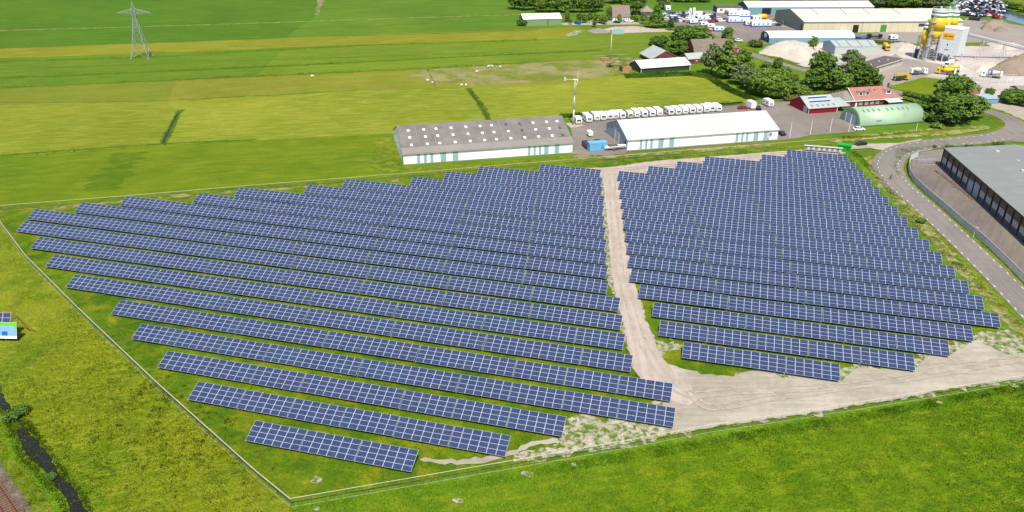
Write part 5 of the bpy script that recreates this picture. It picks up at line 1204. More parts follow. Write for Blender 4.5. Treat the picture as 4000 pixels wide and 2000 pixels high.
# green kiosk, inverter rack, gate
P = G(3268, 592); t = thing('transformer_kiosk', 'small bright green transformer kiosk at the park entrance', 'kiosk', P, R(-12)); MB().bx(0, 4.4, 0, 2.8, -.1, 2.3).build('wall', green_k, t); MB().prism([(-.25,2.3),(3.05,2.3),(3.05,2.5),(1.4,2.62),(-.25,2.5)], -.25, 4.65).build('roof', green_k, t)
MB().bx(-.05, -.002, .3, 2.4, .1, 2.1).build('door', dkgreen, t); MB().bx(3.2, 3.9, -.05, -.002, .9, 1.5).build('vent', dkgreen, t)
p0, p1 = G(3138, 592), G(3288, 604); t = thing('inverter_rack', 'long white canopy over a row of grey inverters behind the last table row', 'inverter rack', p0, ang(p0, p1)); LR = (p1-p0).length
MB().prism([(-.3, 2.0), (.6, 2.1), (.6, 2.18), (-.3, 2.08)], 0, LR).build('canopy', greywall, t)
for i in range(14): x = .7+i*(LR-1.4)/13; MB().bx(x-.45, x+.45, 0, .3, .7, 1.8).build('inverter', silver if i % 2 else tile_gr, t); MB().bx(x-.6, x-.5, .3, .4, 0, 2.1).build('post', steel, t)
# slim white lamp poles round the parking yard
for i, (px, py, ty) in enumerate(((3084,538,478),(3164,528,470),(3241,519,462),(3314,516,462),(3577,516,485))):
    P = G(px, py); h = 6.0 if i < 4 else 3.4
    t = thing('lamp_pole', ['slim white lamp pole nearest the white roofed barn','slim white lamp pole, second along the parking yard edge','slim white lamp pole, third along the parking yard edge','slim white lamp pole in front of the mint green shed','short lamp pole in the grass right of the mint green shed'][i], 'lamp pole', P, R(28), 'lamp poles along the parking yard')
    MB().lathe([(.11, -.1), (.07, h)], n=8).build('pole', offwhite, t); MB().bx(-.09, .09, -.3, .1, h, h+.08).build('lamp', steel_l, t)
for i, (px, py, h) in enumerate(((3368,128,10),(3490,338,6),(3552,322,8),(3790,345,9),(3960,330,7),(3800,930,3.2),(2630,160,8),(3555,255,9))):
    P = G(px, py); t = thing('lamp_pole', ['tall thin lamp pole in front of the cream warehouse','lamp pole beside the road into the plant','lamp pole between the pump truck and the grass','tall grey pole left of the long pipe frame','grey pole right of the pipe frame','short pole in the verge of the curved road','pole beside the main road near the round bush','thin pole on the yard in front of the office'][i], 'lamp pole', P, R(28)); MB().lathe([(.10, -.1), (.06, h)], n=6).build('pole', steel_l, t); MB().bx(-.12, .12, -1.0, .1, h, h+.1).build('lamp', steel_l, t)
# pipe frame and wash ramp right of the plant
p0, p1 = G(3774, 335), G(3955, 325); t = thing('pipe_frame', 'long pipe frame on posts across the pale yard', 'pipe frame', p0, ang(p0, p1)); Lp = (p1-p0).length; m = MB(); m.tube((0,0,4), (Lp,0,4), .12, n=6)
m.build('pipe', steel, t)
for i in range(7): MB().tube((Lp*i/6, 0, 0), (Lp*i/6, 0, 4), .09, n=5).build('post', steel, t)
# low concrete barriers of the boundary by the white building in the farm yard
P = G(2432, 282); t = thing('silage_bunker', 'brown board bunker beside the dark green shed', 'bunker', P, R(30)); MB().bx(0, 4.6, 0, .25, 0, 2.4).build('front_board', clay, t); MB().bx(-.25, 0, 0, 4.0, 0, 2.4).build('side_board', tarp, t); MB().bx(.1, 4.5, .3, 3.9, 0, 1.6).build('fill', gravel_brown, t)
P = G(2362, 236); t = thing('timber_stack', 'stack of orange brown boards at the corner of the farm yard', 'stack', P, R(12))
for i in range(4): MB().bx(-2.2+.2*(i % 2), 2.2, -1+.1*i, 1-.1*i, i*.35, i*.35+.3).build('board_layer', clay if i % 2 else tile_red, t)
P = G(2382, 262); t = thing('scrap_timber', 'loose heap of dark beams in the farm yard', 'heap', P, R(-20))
for i in range(9): m = MB(); a = random.uniform(0, 3.1); m.tube((math.cos(a)*-2, math.sin(a)*-2, .2+i*.12), (math.cos(a)*2, math.sin(a)*2, .3+i*.14), .13, n=4); m.build('beam', trunk_m, t)
# green tarpaulin boat / round bale spots of the far right

# ================================================================ PERSON ON A BICYCLE
P = G(3477, 704); t = thing('bicycle', 'bicycle ridden along the left side of the curved road', 'bicycle', P, R(-60))
for x in (-.52, .52):
    m = MB()
    for i in range(14):
        a0, a1 = 2*math.pi*i/14, 2*math.pi*(i+1)/14; m.tube((x+.33*math.cos(a0), 0, .34+.33*math.sin(a0)), (x+.33*math.cos(a1), 0, .34+.33*math.sin(a1)), .022, n=4)
    m.build('wheel', black, t)
m = MB(); m.tube((-.52,0,.34), (-.1,0,.34), .02, n=4).tube((-.1,0,.34), (-.22,0,.9), .02, n=4).tube((-.52,0,.34), (-.2,0,.82), .015, n=4).tube((-.1,0,.34), (.38,0,.85), .02, n=4).tube((-.2,0,.82), (.38,0,.85), .02, n=4).tube((.52,0,.34), (.36,0,1.0), .02, n=4).tube((.34,-.25,1.02), (.34,.25,1.02), .018, n=4); m.build('frame', black, t)
MB().bx(-.34, -.1, -.08, .08, .9, .96).build('saddle', black, t)
def skinned(name, verts, edges, radii, mat, parent=None, loc=None, rz=0):
    me = bpy.data.meshes.new(name); me.from_pydata(verts, edges, []); me.materials.append(mat)
    o = bpy.data.objects.new(name, me); col.objects.link(o); o.parent = parent
    if loc is not None: o.location = loc; o.rotation_euler = (0, 0, rz)
    sk = o.modifiers.new('skin', 'SKIN'); 
    if not me.skin_vertices: 
        bm = bmesh.new(); bm.from_mesh(me); bm.verts.layers.skin.verify(); bm.to_mesh(me); bm.free()
    for i, r in enumerate(radii): me.skin_vertices[0].data[i].radius = (r, r)
    me.skin_vertices[0].data[0].use_root = True
    ss = o.modifiers.new('sub', 'SUBSURF'); ss.levels = 1; ss.render_levels = 1; return o
pv = [(-.2,0,1.02),(-.14,0,1.22),(-.02,0,1.46),(.02,0,1.56),(.05,0,1.70),(-.2,.1,.98),(.12,.13,.86),(-.02,.12,.45),(.08,.12,.38),(-.2,-.1,.98),(.16,-.13,.70),(.0,-.12,.28),(.1,-.12,.22),(-.0,.2,1.42),(.14,.26,1.2),(.33,.22,1.06),(-.0,-.2,1.42),(.14,-.26,1.2),(.33,-.22,1.06)]
pe = [(0,1),(1,2),(2,3),(3,4),(0,5),(5,6),(6,7),(7,8),(0,9),(9,10),(10,11),(11,12),(2,13),(13,14),(14,15),(2,16),(16,17),(17,18)]
pr = [.15,.14,.15,.06,.10,.10,.085,.055,.05,.10,.085,.055,.05,.07,.05,.04,.07,.05,.04]
pt = thing('person', 'person in dark clothes riding a bicycle down the curved road', 'person', P, R(-60))
skinned('body', pv, pe, pr, paint('dark_clothes', (.03,.025,.03), .8, .1), pt)
MB().lathe([(.02,-.14),(.09,-.08),(.105,.02),(.06,.11),(.01,.13)], (.06,0,1.74), n=10).build('head', skin, pt, True)
MB().lathe([(.118,-.02),(.112,.06),(.06,.13),(.01,.14)], (.045,0,1.755), n=10).build('hair', paint('dark_hair', (.02,.015,.01), .8, .1), pt, True)

# ================================================================ GRAZING SHEEP
sheep0 = None
sh = [(1220,303,20,'lone sheep in the pale field, left of the bare patch'),(1671,320,70,'sheep on the trodden line beside the small ditch'),(1690,330,-60,'sheep at the lower end of the trodden line'),(1804,338,85,'white horse like sheep, left of a standing pair'),(1821,338,95,'white sheep, right one of the standing pair'),(1863,285,5,'cream sheep grazing on the bare patch'),(1909,264,30,'left one of two sheep close together'),(1922,264,150,'right one of two sheep close together'),(1954,266,100,'sheep farthest right on the bare patch')]
for px, py, a, lb in sh:
    P = G(px, py)
    if sheep0 is None:
        sheep0 = thing('sheep', lb, 'sheep', P, R(a), 'sheep grazing in the pale field')
        vv = [(-.45,0,.72),(0,0,.74),(.4,0,.76),(.62,0,.84),(.80,0,.72),(-.42,.16,.5),(-.46,.16,.28),(-.42,.16,.02),(-.42,-.16,.5),(-.46,-.16,.28),(-.42,-.16,.02),(.36,.15,.5),(.37,.15,.25),(.36,.15,.02),(.36,-.15,.5),(.37,-.15,.25),(.36,-.15,.02),(-.66,0,.66)]
        ee = [(1,0),(1,2),(2,3),(3,4),(0,5),(5,6),(6,7),(0,8),(8,9),(9,10),(2,11),(11,12),(12,13),(2,14),(14,15),(15,16),(0,17)]
        me = skinned('body', vv, ee, [.28,.33,.27,.13,.09,.10,.05,.045,.10,.05,.045,.09,.05,.045,.09,.05,.045,.06], wool, sheep0)
        me.data.skin_vertices[0].data[0].use_root = False; me.data.skin_vertices[0].data[1].use_root = True
        for s_ in (-1, 1): MB().lathe([(.01,-.06),(.04,0),(.01,.06)], (.7, s_*.12, .86), 'y', 6).build('ear', wool, sheep0)
        sheep0.scale = (1.25, 1.25, 1.25)
    else: dup(sheep0, P, R(a), lb)

# ================================================================ FENCES
def mesh_fence(label, pts, h, mat_rail, wire=True, post_gap=3.0, r=.04, group=None, rail_r=.045, name='wire_fence'):
    pts = [Vector((p[0], p[1], 0)) for p in pts]; o0 = pts[0]; t = thing(name, label, 'fence', o0, 0, group)
    rail = MB(); w = MB(); posts = 0
    for a, b_ in zip(pts[:-1], pts[1:]):
        a, b_ = a-o0, b_-o0; L_ = (b_-a).length; n_ = max(1, round(L_/post_gap)); u = (b_-a)/L_
        rail.tube(a+Vector((0,0,h)), b_+Vector((0,0,h)), rail_r, n=4); rail.tube(a+Vector((0,0,.1)), b_+Vector((0,0,.1)), .02, n=3)
        for i in range(n_):
            if post_i[0] < 290: link('post', fence_post[h], t, a+u*(L_*i/n_))
            post_i[0] += 1
        if wire:
            k = int(L_/.6)
            for i in range(k): q = a+u*(L_*(i+.5)/k); w.tube(q+Vector((0,0,.1)), q+Vector((0,0,h)), .007, n=3, caps=False)
            for z in (.6, 1.2):
                if z < h: w.tube(a+Vector((0,0,z)), b_+Vector((0,0,z)), .008, n=3, caps=False)
    rail.build('rail', mat_rail, t)
    if wire: tag(w.build('wire_mesh', wire_m, t), kind='stuff')
    return t
wire_m = paint('dull_wire', rgb(140,146,120,.6), .6, .05)
fence_post = {h: MB().tube((0,0,-.1), (0,0,h+.05), .03, n=5).mesh('post', wire_m) for h in (1.8, 2.0, 1.2)}
post_i = [0]
fence_grey = paint('weathered_rail', rgb(196,190,168,.66), .7, .1)
frail = paint('pale_rail', rgb(226,222,190,.66), .5, .06)
g18 = lambda *p: G(p[0], p[1], 1.8)
mesh_fence('wire mesh fence along the front meadow, running to the right edge', [g18(1134,1948), g18(2000,1799), g18(2485,1714), g18(2776,1659), g18(3000,1626), g18(3388,1566), g18(3796,1500), g18(4150,1440)], 1.8, frail)
post_i[0] = 0
mesh_fence('wire mesh fence down the left meadow from the back corner', [g18(-45,806), g18(0,866), g18(101,1000), g18(300,1199), g18(617,1499), g18(1000,1841), g18(1134,1950)], 1.8, fence_grey, rail_r=.10)
post_i[0] = 0
mesh_fence('wire mesh fence along the back of the park below the barns', [g18(-45,806), g18(500,764), g18(1000,722), g18(1577,677), g18(2000,641), g18(2300,617), g18(2700,585), g18(3000,562), g18(3270,541)], 1.8, frail)
post_i[0] = 0
mesh_fence('wire mesh fence between the right table ends and the road verge', [g18(3310,590), g18(3380,668), g18(3470,765), g18(3600,905), g18(3740,1060), g18(3900,1235), g18(4100,1450)], 1.8, wire_m, rail_r=.03)
post_i[0] = 0
G2 = lambda *p: G(p[0], p[1], 2.0)
t = mesh_fence('curved grey metal fence round the yard of the brown warehouse', [G2(3640,585), G2(3590,592), G2(3562,606), G2(3553,630), G2(3556,660), G2(3575,690), G2(3625,738), G2(3700,800), G2(3760,853), G2(3850,925), G2(3945,1015), G2(4060,1130)], 2.0, steel_l, post_gap=2.5, rail_r=.07)
ps = [G2(3590,592), G2(3562,606), G2(3553,630), G2(3556,660), G2(3575,690), G2(3625,738), G2(3700,800), G2(3760,853), G2(3850,925), G2(3945,1015), G2(4060,1130)]
m = MB(); o0 = t.location
for a, b_ in zip(ps[:-1], ps[1:]):
    a = Vector((a.x-o0.x, a.y-o0.y, 0)); b_ = Vector((b_.x-o0.x, b_.y-o0.y, 0)); L_ = (b_-a).length; u = (b_-a)/L_; k = int(L_/.13)
    for i in range(k): q = a+u*(L_*i/k); m.bx(q.x-.028, q.x+.028, q.y-.02, q.y+.02, .05, 1.95)
tag(m.build('bars', steel_l, t), kind='stuff')
post_i[0] = 0
mesh_fence('thin wire fence behind the caravans along the hay meadow ditch', [g18(2830,400), g18(2960,392), g18(3060,388)], 1.8, steel_l)
post_i[0] = 0
mesh_fence('low pale fence beside the main road in front of the cabins', [G(2628,84), G(2690,104), G(2780,134), G(2830,150)], 1.2, white, wire=False, post_gap=4)
post_i[0] = 0
mesh_fence('low metal hurdles at the back of the farm yard', [G(2320,228), G(2380,224), G(2440,221)], 1.2, steel_l, wire=False, post_gap=2)
# gate in the curved fence yard
P = G(3565, 648); t = thing('yard_gate', 'pale wire gate across the warehouse yard near the brick corner', 'gate', P, ang(G(3565,648), G(3650,646)))
Lg = (G(3650,646)-G(3565,648)).length; m = MB(); m.tube((0,0,.15), (Lg,0,.15), .05, n=4).tube((0,0,2.2), (Lg,0,2.2), .05, n=4)
for i in range(5): m.tube((Lg*i/4,0,0), (Lg*i/4,0,2.2), .05, n=4)
m.build('frame', steel_l, t); m = MB()
for i in range(36): m.tube((Lg*i/36,0,.15), (Lg*i/36,0,2.2), .014, n=3, caps=False)
tag(m.build('bars', steel_l, t), kind='stuff')
ORD += ['twenty first', 'twenty second', 'twenty third', 'twenty fourth', 'twenty fifth', 'twenty sixth', 'twenty seventh', 'twenty eighth', 'twenty ninth', 'thirtieth']
# jagged line of pallets along the warehouse front
p0, p1 = G(3655,668), G(3805,785); n_ = 26
for i in range(n_):
    p = p0.lerp(p1, i/n_)+Vector((random.gauss(0, .25), random.gauss(0, .25), 0)); 
    if i == 0: pl0 = thing('pallet', 'loose pale pallet before the brown warehouse, first from the far end', 'pallet', p, R(97), 'pallets strewn before the brown warehouse'); MB().bx(-.7, .7, -.4, .4, .02, .14).build('deck', sleeper, pl0)
    else: dup(pl0, p, R(97+random.gauss(0, 14)), 'loose pale pallet before the brown warehouse, '+ORD[i+1]+' from the far end')

# ================================================================ RAILWAY
r0, r1 = G(0, 1907), G(64, 2000); rd = (r1-r0).normalized(); rn = Vector((rd.y, -rd.x, 0))
if rn.x > 0: rn = -rn
start = r0-rd*14; LT = 34
t = thing('railway_track', 'single railway track with rusty rails on pale ballast, bottom left corner', 'railway track', start, math.atan2(rd.y, rd.x))
sgn = 1 if (Matrix.Rotation(math.atan2(rd.y, rd.x), 3, 'Z') @ Vector((0,1,0))).dot(rn) > 0 else -1
sl_m = MB().bx(-.13, .13, -1.3, 1.3, 0, .16).mesh('sleeper', sleeper)
for y in (0, sgn*1.435): MB().bx(0, LT, y-.035, y+.035, .17, .33).bx(0, LT, y-.07, y+.07, .16, .18).build('rail', rust, t)
for i in range(int(LT/.62)): link('sleeper', sl_m, t, (i*.62+.2, sgn*.72, .0))

# ================================================================ TREES
def leaf_cloud(lobes, n, size, flat=.35):
    """leaf clumps scattered over and inside many uneven lobes"""
    tot = sum(r**2 for *_, r in lobes); P = []; Nn = []
    for cx, cy, cz, r in lobes:
        k = int(n*r*r/tot)+1; d = rng.normal(size=(k, 3)); d /= np.linalg.norm(d, axis=1)[:, None]; d[:, 2] = np.where(d[:, 2] < -.4, -d[:, 2], d[:, 2])
        rad = r*(.55+.55*rng.random(k)**.7); bumps = 1+.12*np.sin(d[:,0]*7+cx*3)*np.cos(d[:,1]*6+cy*2)
        P.append(np.array([cx, cy, cz])+d*(rad*bumps)[:, None]*np.array([1, 1, .85])); Nn.append(d)
    P = np.concatenate(P); Nn = np.concatenate(Nn); N = len(P)
    nn = Nn+rng.normal(size=(N, 3))*.55; nn[:, 2] += .3; nn /= np.linalg.norm(nn, axis=1)[:, None]
    u = np.cross(nn, rng.normal(size=(N, 3))); u /= np.linalg.norm(u, axis=1)[:, None]; w = np.cross(nn, u)
    s = size*rng.uniform(.55, 1.35, N)[:, None]
    v = np.stack([P-u*s-w*s*.6, P+u*s-w*s*.5+nn*s*.2, P+u*s*.7+w*s*.7, P-u*s*.6+w*s*.6+nn*s*.25], 1)
    return v.reshape(-1, 3), N
def crown_mesh(name, h, r, th, n, size, mat, shape='round', seed=0):
    random.seed(seed); lobes = []
    for i in range(42 if shape != 'poplar' else 18):
        if shape == 'poplar': f = random.random(); a = random.uniform(0, 6.28); rr = r*.55*math.sin(math.pi*min(1, .15+f*.85))**.7*random.random(); lobes.append((math.cos(a)*rr, math.sin(a)*rr, th+(h-th)*(.08+.84*f), r*random.uniform(.32, .5)*(1.1-.6*f)))
        elif shape == 'cone': f = random.random()**1.2; a = random.uniform(0, 6.28); rr = r*.7*(1-f)*random.random()**.5; lobes.append((math.cos(a)*rr, math.sin(a)*rr, th+(h-th)*(.1+.8*f), r*(.5-.28*f)))
        elif shape == 'bush': a = random.uniform(0, 6.28); rr = r*.65*random.random()**.5; lobes.append((math.cos(a)*rr, math.sin(a)*rr, h*random.uniform(.3, .55), r*random.uniform(.3, .45)))
        else:
            f = random.random(); a = random.uniform(0, 6.28); prof = math.sin(math.pi*(.18+.72*f))**.8; rr = r*.72*prof*random.random()**.45
            lobes.append((math.cos(a)*rr, math.sin(a)*rr, th+(h-th)*(.12+.78*f), r*random.uniform(.15, .36)))
    if shape in ('round',): lobes.append((0, 0, th+(h-th)*.45, r*.62))
    v, N = leaf_cloud(lobes, n, size)
    me = bpy.data.meshes.new(name); me.vertices.add(N*4); me.vertices.foreach_set('co', v.reshape(-1)); me.loops.add(N*4); me.loops.foreach_set('vertex_index', np.arange(N*4)); me.polygons.add(N)
    me.polygons.foreach_set('loop_start', np.arange(N)*4); me.polygons.foreach_set('loop_total', np.full(N, 4)); me.materials.append(mat); me.update(); me.validate(); return me
def trunk_mesh(h, r, th, limbs=6, seed=0):
    random.seed(seed+50); m = MB(); top = Vector((random.gauss(0,.15), random.gauss(0,.15), th+(h-th)*.6)); m.tube((0,0,-.2), (0,0,th*.8+.4), .03*h, .022*h, 8); m.tube((0,0,th*.8+.4), top, .022*h, .008*h, 7)
    for i in range(limbs):
        a = i*2.4; z = th*.9+(h-th)*.1*i/limbs*3; m.tube((0, 0, z), (math.cos(a)*r*.6, math.sin(a)*r*.6, z+(h-th)*.35), .011*h, .004*h, 5)
    return m.mesh('trunk', trunk_m)
PROTO = {}
def proto(key, h, r, th, n, size, mat, shape, seeds=3):
    PROTO[key] = [(crown_mesh('crown', h, r, th, n, size, mat, shape, s*11+len(PROTO)), trunk_mesh(h, r, th, 6, s), h, r) for s in range(seeds)]
proto('dark', 12, 6, 1.6, 3600, .42, leaf_dark, 'round'); proto('green', 10, 5, 1.4, 3000, .38, leaf_mid, 'round'); proto('light', 7, 3, 1.2, 1500, .30, leaf_light, 'round')
proto('willow', 9, 4.4, 1.2, 2600, .30, leaf_grey, 'round'); proto('poplar', 17, 4.6, 1.5, 4200, .36, leaf_mid, 'poplar', 2); proto('cone', 11, 4.8, .6, 3600, .34, leaf_dark, 'cone', 1)
proto('bush', 3, 2.6, 0, 900, .28, leaf_mid, 'bush'); proto('bush_dark', 3, 2.6, 0, 900, .28, leaf_dark, 'bush'); proto('bush_olive', 2.4, 2.4, 0, 800, .26, leaf_olive, 'bush')
tree_n = [0]
def tree(key, px, py, h, r, label, group=None, name=None):
    cr, tr, h0, r0 = PROTO[key][tree_n[0] % len(PROTO[key])]; tree_n[0] += 1; P = G(px, py)
    isb = 'bush' in key; t = thing(name or ('bush' if isb else 'tree'), label, 'bush' if isb else 'tree', P, random.uniform(0, 6.28), group)
    t.scale = (r/r0, r/r0, h/h0); link('crown' if not isb else 'foliage', cr, t); 
    if not isb: link('trunk', tr, t)
    return t
# wood beyond the small sage green shed
WG = 'trees of the dark wood beyond the small green shed'
for i, (px, py, h, r, k) in enumerate(((2010,36,11,6,'dark'),(2045,40,11,6,'dark'),(2085,38,10,5.5,'dark'),(2112,47,10,5.5,'green'),(2146,48,11,6,'green'),(2178,46,10,5.5,'dark'),(2208,50,11,6,'green'),(2240,48,11,6,'dark'),(2272,49,11,6,'green'),(2305,48,10,6,'dark'),(2338,44,10,5,'green'),
                               (2060,12,12,6,'green'),(2120,14,12,7,'dark'),(2180,14,12,7,'green'),(2240,14,12,7,'dark'),(2300,14,12,7,'green'),(2350,12,11,6,'dark'),(2010,8,12,6,'dark'),(2395,14,12,7,'dark'),(2420,10,12,7,'green'))):
    tree(k, px, py, h, r, (('dark leafy' if k == 'dark' else 'fresh green')+' tree in the wood beyond the sage shed, '+(ORD[i+1]+' from the left in front' if i < 11 else ORD[i-10]+' in the back row')), WG)
YG = 'young trees in the farm yard'
for i, (px, py, h, r) in enumerate(((2216,84,6.5,2.6),(2228,96,4,2),(2262,90,6.5,2.4),(2282,90,6,2.6),(2304,88,6.5,2.4),(2326,90,6,2.2),(2350,92,7,3),(2362,96,6,2.4),(2378,80,9,2.6),(2396,72,7,2.6))): tree('green', px, py, h, r, 'young green tree along the farm yard, '+ORD[i+1]+' from the left', YG)
tree('light', 2418, 92, 6, 2, 'light green young tree right in front of the brown roofed house'); tree('dark', 2470, 58, 13, 6.5, 'tall dark tree behind the brown roofed house'); tree('dark', 2495, 50, 12, 6, 'tall dark tree, right neighbour of the one behind the brown roofed house')
tree('green', 2440, 30, 12, 7, 'broad tree behind the chimney of the brown roofed house'); tree('light', 2478, 84, 4, 4, 'yellow green low tree beside the brown roofed house'); tree('willow', 2512, 94, 8, 3, 'olive slender tree left of the dark conical tree'); tree('willow', 2590, 36, 11, 6.5, 'grey green willow behind the dark conical tree')
tree('cone', 2563, 96, 13, 6.2, 'large dark conical tree beside the main road'); tree('bush', 2546, 108, 4, 5.5, 'rounded green bush at the foot of the conical tree'); tree('bush', 2594, 106, 4.5, 4, 'green bush between the conical tree and the round tree'); tree('dark', 2619, 120, 7, 3, 'round dark tree standing alone on the pale plot')
tree('light', 2322, 106, 4.5, 2, 'thin yellow green sapling beside the grey gravel patch'); tree('bush_dark', 2064, 98, 4, 2, 'dark bush at the wall of the small green shed'); tree('bush_dark', 2030, 100, 4, 2.4, 'dark bush at the left corner of the small green shed'); tree('bush_dark', 2048, 102, 5, 2, 'taller dark bush before the small green shed')
for i, px in enumerate(range(2635, 2760, 12)): tree('bush_dark', px, 7+random.uniform(-1, 1), 4.5, 5, 'dark hedge bush along the far field edge, '+ORD[i+1]+' from the left', 'far field hedge')
BG = 'trees around the farm behind the dark green shed'
tree('dark', 2578, 212, 9.5, 7.5, 'dark tree left of the clump behind the grey farm barn', BG); tree('green', 2604, 214, 8, 5, 'green tree over the left slope of the grey barn roof', BG); tree('dark', 2655, 190, 12, 7.5, 'dark broad tree in the middle of the farm clump', BG); tree('green', 2690, 182, 12, 7.5, 'green broad tree right of the middle of the farm clump', BG); tree('dark', 2720, 196, 11, 7, 'dark tree next to the thatched farmhouse gable', BG)
tree('green', 2735, 168, 10, 7, 'green tree behind the thatched farmhouse near the road', BG); tree('light', 2752, 160, 7, 3.4, 'light crowned tree at the roadside by the farm'); tree('light', 2666, 208, 5.4, 3.2, 'small bright green tree on the lawn behind the low wing'); tree('light', 2622, 208, 5, 3, 'small light tree right of the grey barn ridge'); tree('dark', 2655, 216, 8, 6, 'dark tree right behind the low wing', BG)
tree('dark', 2838, 176, 9.5, 4.2, 'tree beside the main road opposite the car yard'); tree('green', 2850, 186, 6, 4, 'green tree at the corner of the thatched farmhouse')
tree('willow', 2778, 290, 15, 6.4, 'tall grey green willow in front of the thatched farmhouse'); tree('poplar', 2834, 306, 18.5, 7.4, 'tall full poplar in front of the thatched farmhouse'); tree('green', 2905, 258, 8.5, 4.8, 'round green tree right of the thatched farmhouse')
tree('bush_olive', 2952, 182, 4, 5.2, 'olive bush at the corner of the cabins by the road'); tree('bush', 3045, 178, 2.6, 2.6, 'small bush on top of the large sand heap edge'); tree('light', 3175, 196, 7.5, 3.6, 'light green tree between sand heap and blue barrel shed')
SG = 'shrubs and trees of the thicket between farm and parking yard'
for i, (px, py, h, r, k) in enumerate(sorted(((2868,306,8,5.5,'willow'),(2892,330,9,6,'willow'),(2915,300,7,5,'green'),(2925,352,9,6,'willow'),(2952,372,9,5.5,'green'),(2975,340,9,6,'green'),(3000,385,10,6,'green'),(3030,360,10,6,'green'),(3050,388,8,5,'green'),(2948,318,6,4,'light'),(2990,300,7,4,'green'),(3034,300,9,3.5,'dark'),(3060,318,7,5,'green'),(2880,280,5,4,'light'),(3085,366,6,5,'green'),(3095,330,5,4,'light'),(3130,378,5,5,'green'),(3072,352,7,5,'dark'),(3015,335,8,6,'green')))):
    tree(k, px, py, h, r, {'willow': 'grey green willow shrub in the thicket behind the caravans', 'green': 'dense green tree in the thicket beside the parking yard', 'light': 'light green shrub in the thicket beside the parking yard', 'dark': 'dark slim tree in the thicket beside the parking yard'}[k]+', '+ORD[i+1]+' from the left', SG)
tree('dark', 3204, 340, 15.5, 8.6, 'tall broad tree in front of the pale grey shed'); tree('dark', 3178, 352, 10, 7, 'lower left part neighbour of the tall tree by the pale grey shed'); tree('green', 3245, 352, 9.5, 7, 'green tree right of the tall broad tree'); tree('willow', 3316, 268, 9.5, 5, 'round grey green willow in front of the dark hipped pavilion')
tree('dark', 3328, 348, 13, 7.5, 'dark tree at the left corner of the flat office'); tree('green', 3290, 356, 8, 6, 'green tree between the two large dark trees'); tree('dark', 3372, 354, 11.5, 7, 'dark tree nearest the road left of the office'); tree('willow', 3424, 350, 6, 3, 'small grey tree beside the road into the plant')
HG = 'clipped hedge behind the crimson shed'
for i in range(22): f = i/21; tree('bush_olive', 3078+f*250, 392-f*30+8*math.sin(f*3), 2.4, 2.8, 'clipped olive hedge section behind the crimson shed, '+ORD[i+1]+' from the left', HG)
for i in range(9): f = i/8; tree('bush_dark', 3540+f*66, 376+f*16, 2.2, 2.2, 'dark garden shrub right of the brick house, '+ORD[i+1]+' from the left', 'garden shrubs right of the brick house')
for i in range(12): f = i/11; tree('bush', 3528+f*70, 386+f*20, 1.4, 2.0, 'low hedge section right of the brick house, '+ORD[i+1]+' from the left', 'low hedge right of the brick house')
big = tree('dark', 3706, 452, 16, 9.5, 'largest dark tree by the road bend, tall upper crown'); tree('dark', 3640, 462, 10, 8.5, 'lower left neighbour of the largest tree by the road bend'); tree('dark', 3738, 474, 11, 9.5, 'lower front neighbour of the largest tree by the road bend'); tree('green', 3795, 462, 9.5, 7, 'green tree at the right side of the largest tree'); tree('dark', 3690, 482, 9, 8, 'low dark tree in front of the largest tree')
tree('bush_dark', 3615, 470, 5, 5, 'dark brown bush right of the mint green shed'); tree('bush_dark', 3862, 378, 4.5, 2.4, 'small dark bush above the light blue roadside shed'); tree('bush', 3660, 500, 2.2, 3, 'low bush on the verge before the largest tree')
for i, (px, py) in enumerate(((3925,402),(3950,408),(3975,412),(4000,416),(4025,420),(3940,392),(3970,396),(4000,400))): tree('green' if i % 2 else 'dark', px, py, 5, 4.2, 'hedge tree right of the light blue shed, '+ORD[i % 5+1]+(' in front' if i < 5 else ' behind'), 'hedge at the right edge')
FG = 'trees along the river beyond the warehouses'
for i in range(22): f = i/21; tree(['green','willow','dark'][i % 3], 3405+f*290, 26+5*math.sin(i*1.7), 9+random.uniform(-2, 2), 6, 'riverside tree beyond the cream warehouse, '+ORD[i+1]+' from the left', FG)
for i in range(30): f = i/29; tree('willow', 2990+f*410, 1+2*math.sin(i), 6, 6, 'grey hedge tree behind the long blue shed, '+ORD[i+1]+' from the left', 'hedge behind the long blue shed')
for i in range(10): f = i/9; tree(['dark','green'][i % 2], 3860+f*170, 10+f*46+3*math.sin(i*2), 4.5, 4.5, 'dark bush on the far river bank, '+ORD[i+1]+' from the left', 'bushes on the far river bank')
for i in range(10): f = i/9; tree('bush_olive', 3405+f*120, 168+f*6, 1.8, 2.4, 'scrub bush on the bank behind the concrete yard, '+ORD[i+1]+' from the left', 'scrub on the bank')
for i, px in enumerate((3650, 3700, 3722, 3778, 3800, 3850, 3868, 3880, 3896, 3905, 3912)): tree('bush', px, 578-(px-3650)*.03, 1.0+1.0*(i > 6), .9, 'small bush on the verge before the grey warehouse roof, '+ORD[i+1]+' from the left', 'verge bushes by the brown warehouse')
tree('bush_dark', 3598, 872, 1.6, 1.6, 'lone dark bush on the verge between tables and road')
tree('bush_dark', 52, 1640, 2.0, 1.7, 'dark bush between the two pieces of ditch at the left', None); tree('bush_dark', 88, 1618, 2.0, 1.5, 'dark bush above the ditch head at the left'); tree('bush_dark', 205, 1872, 1.2, .9, 'small dark bush leaning over the lower ditch')
tree('bush_dark', 15, 1300, 1.0, .8, 'tuft of weeds under the billboard')

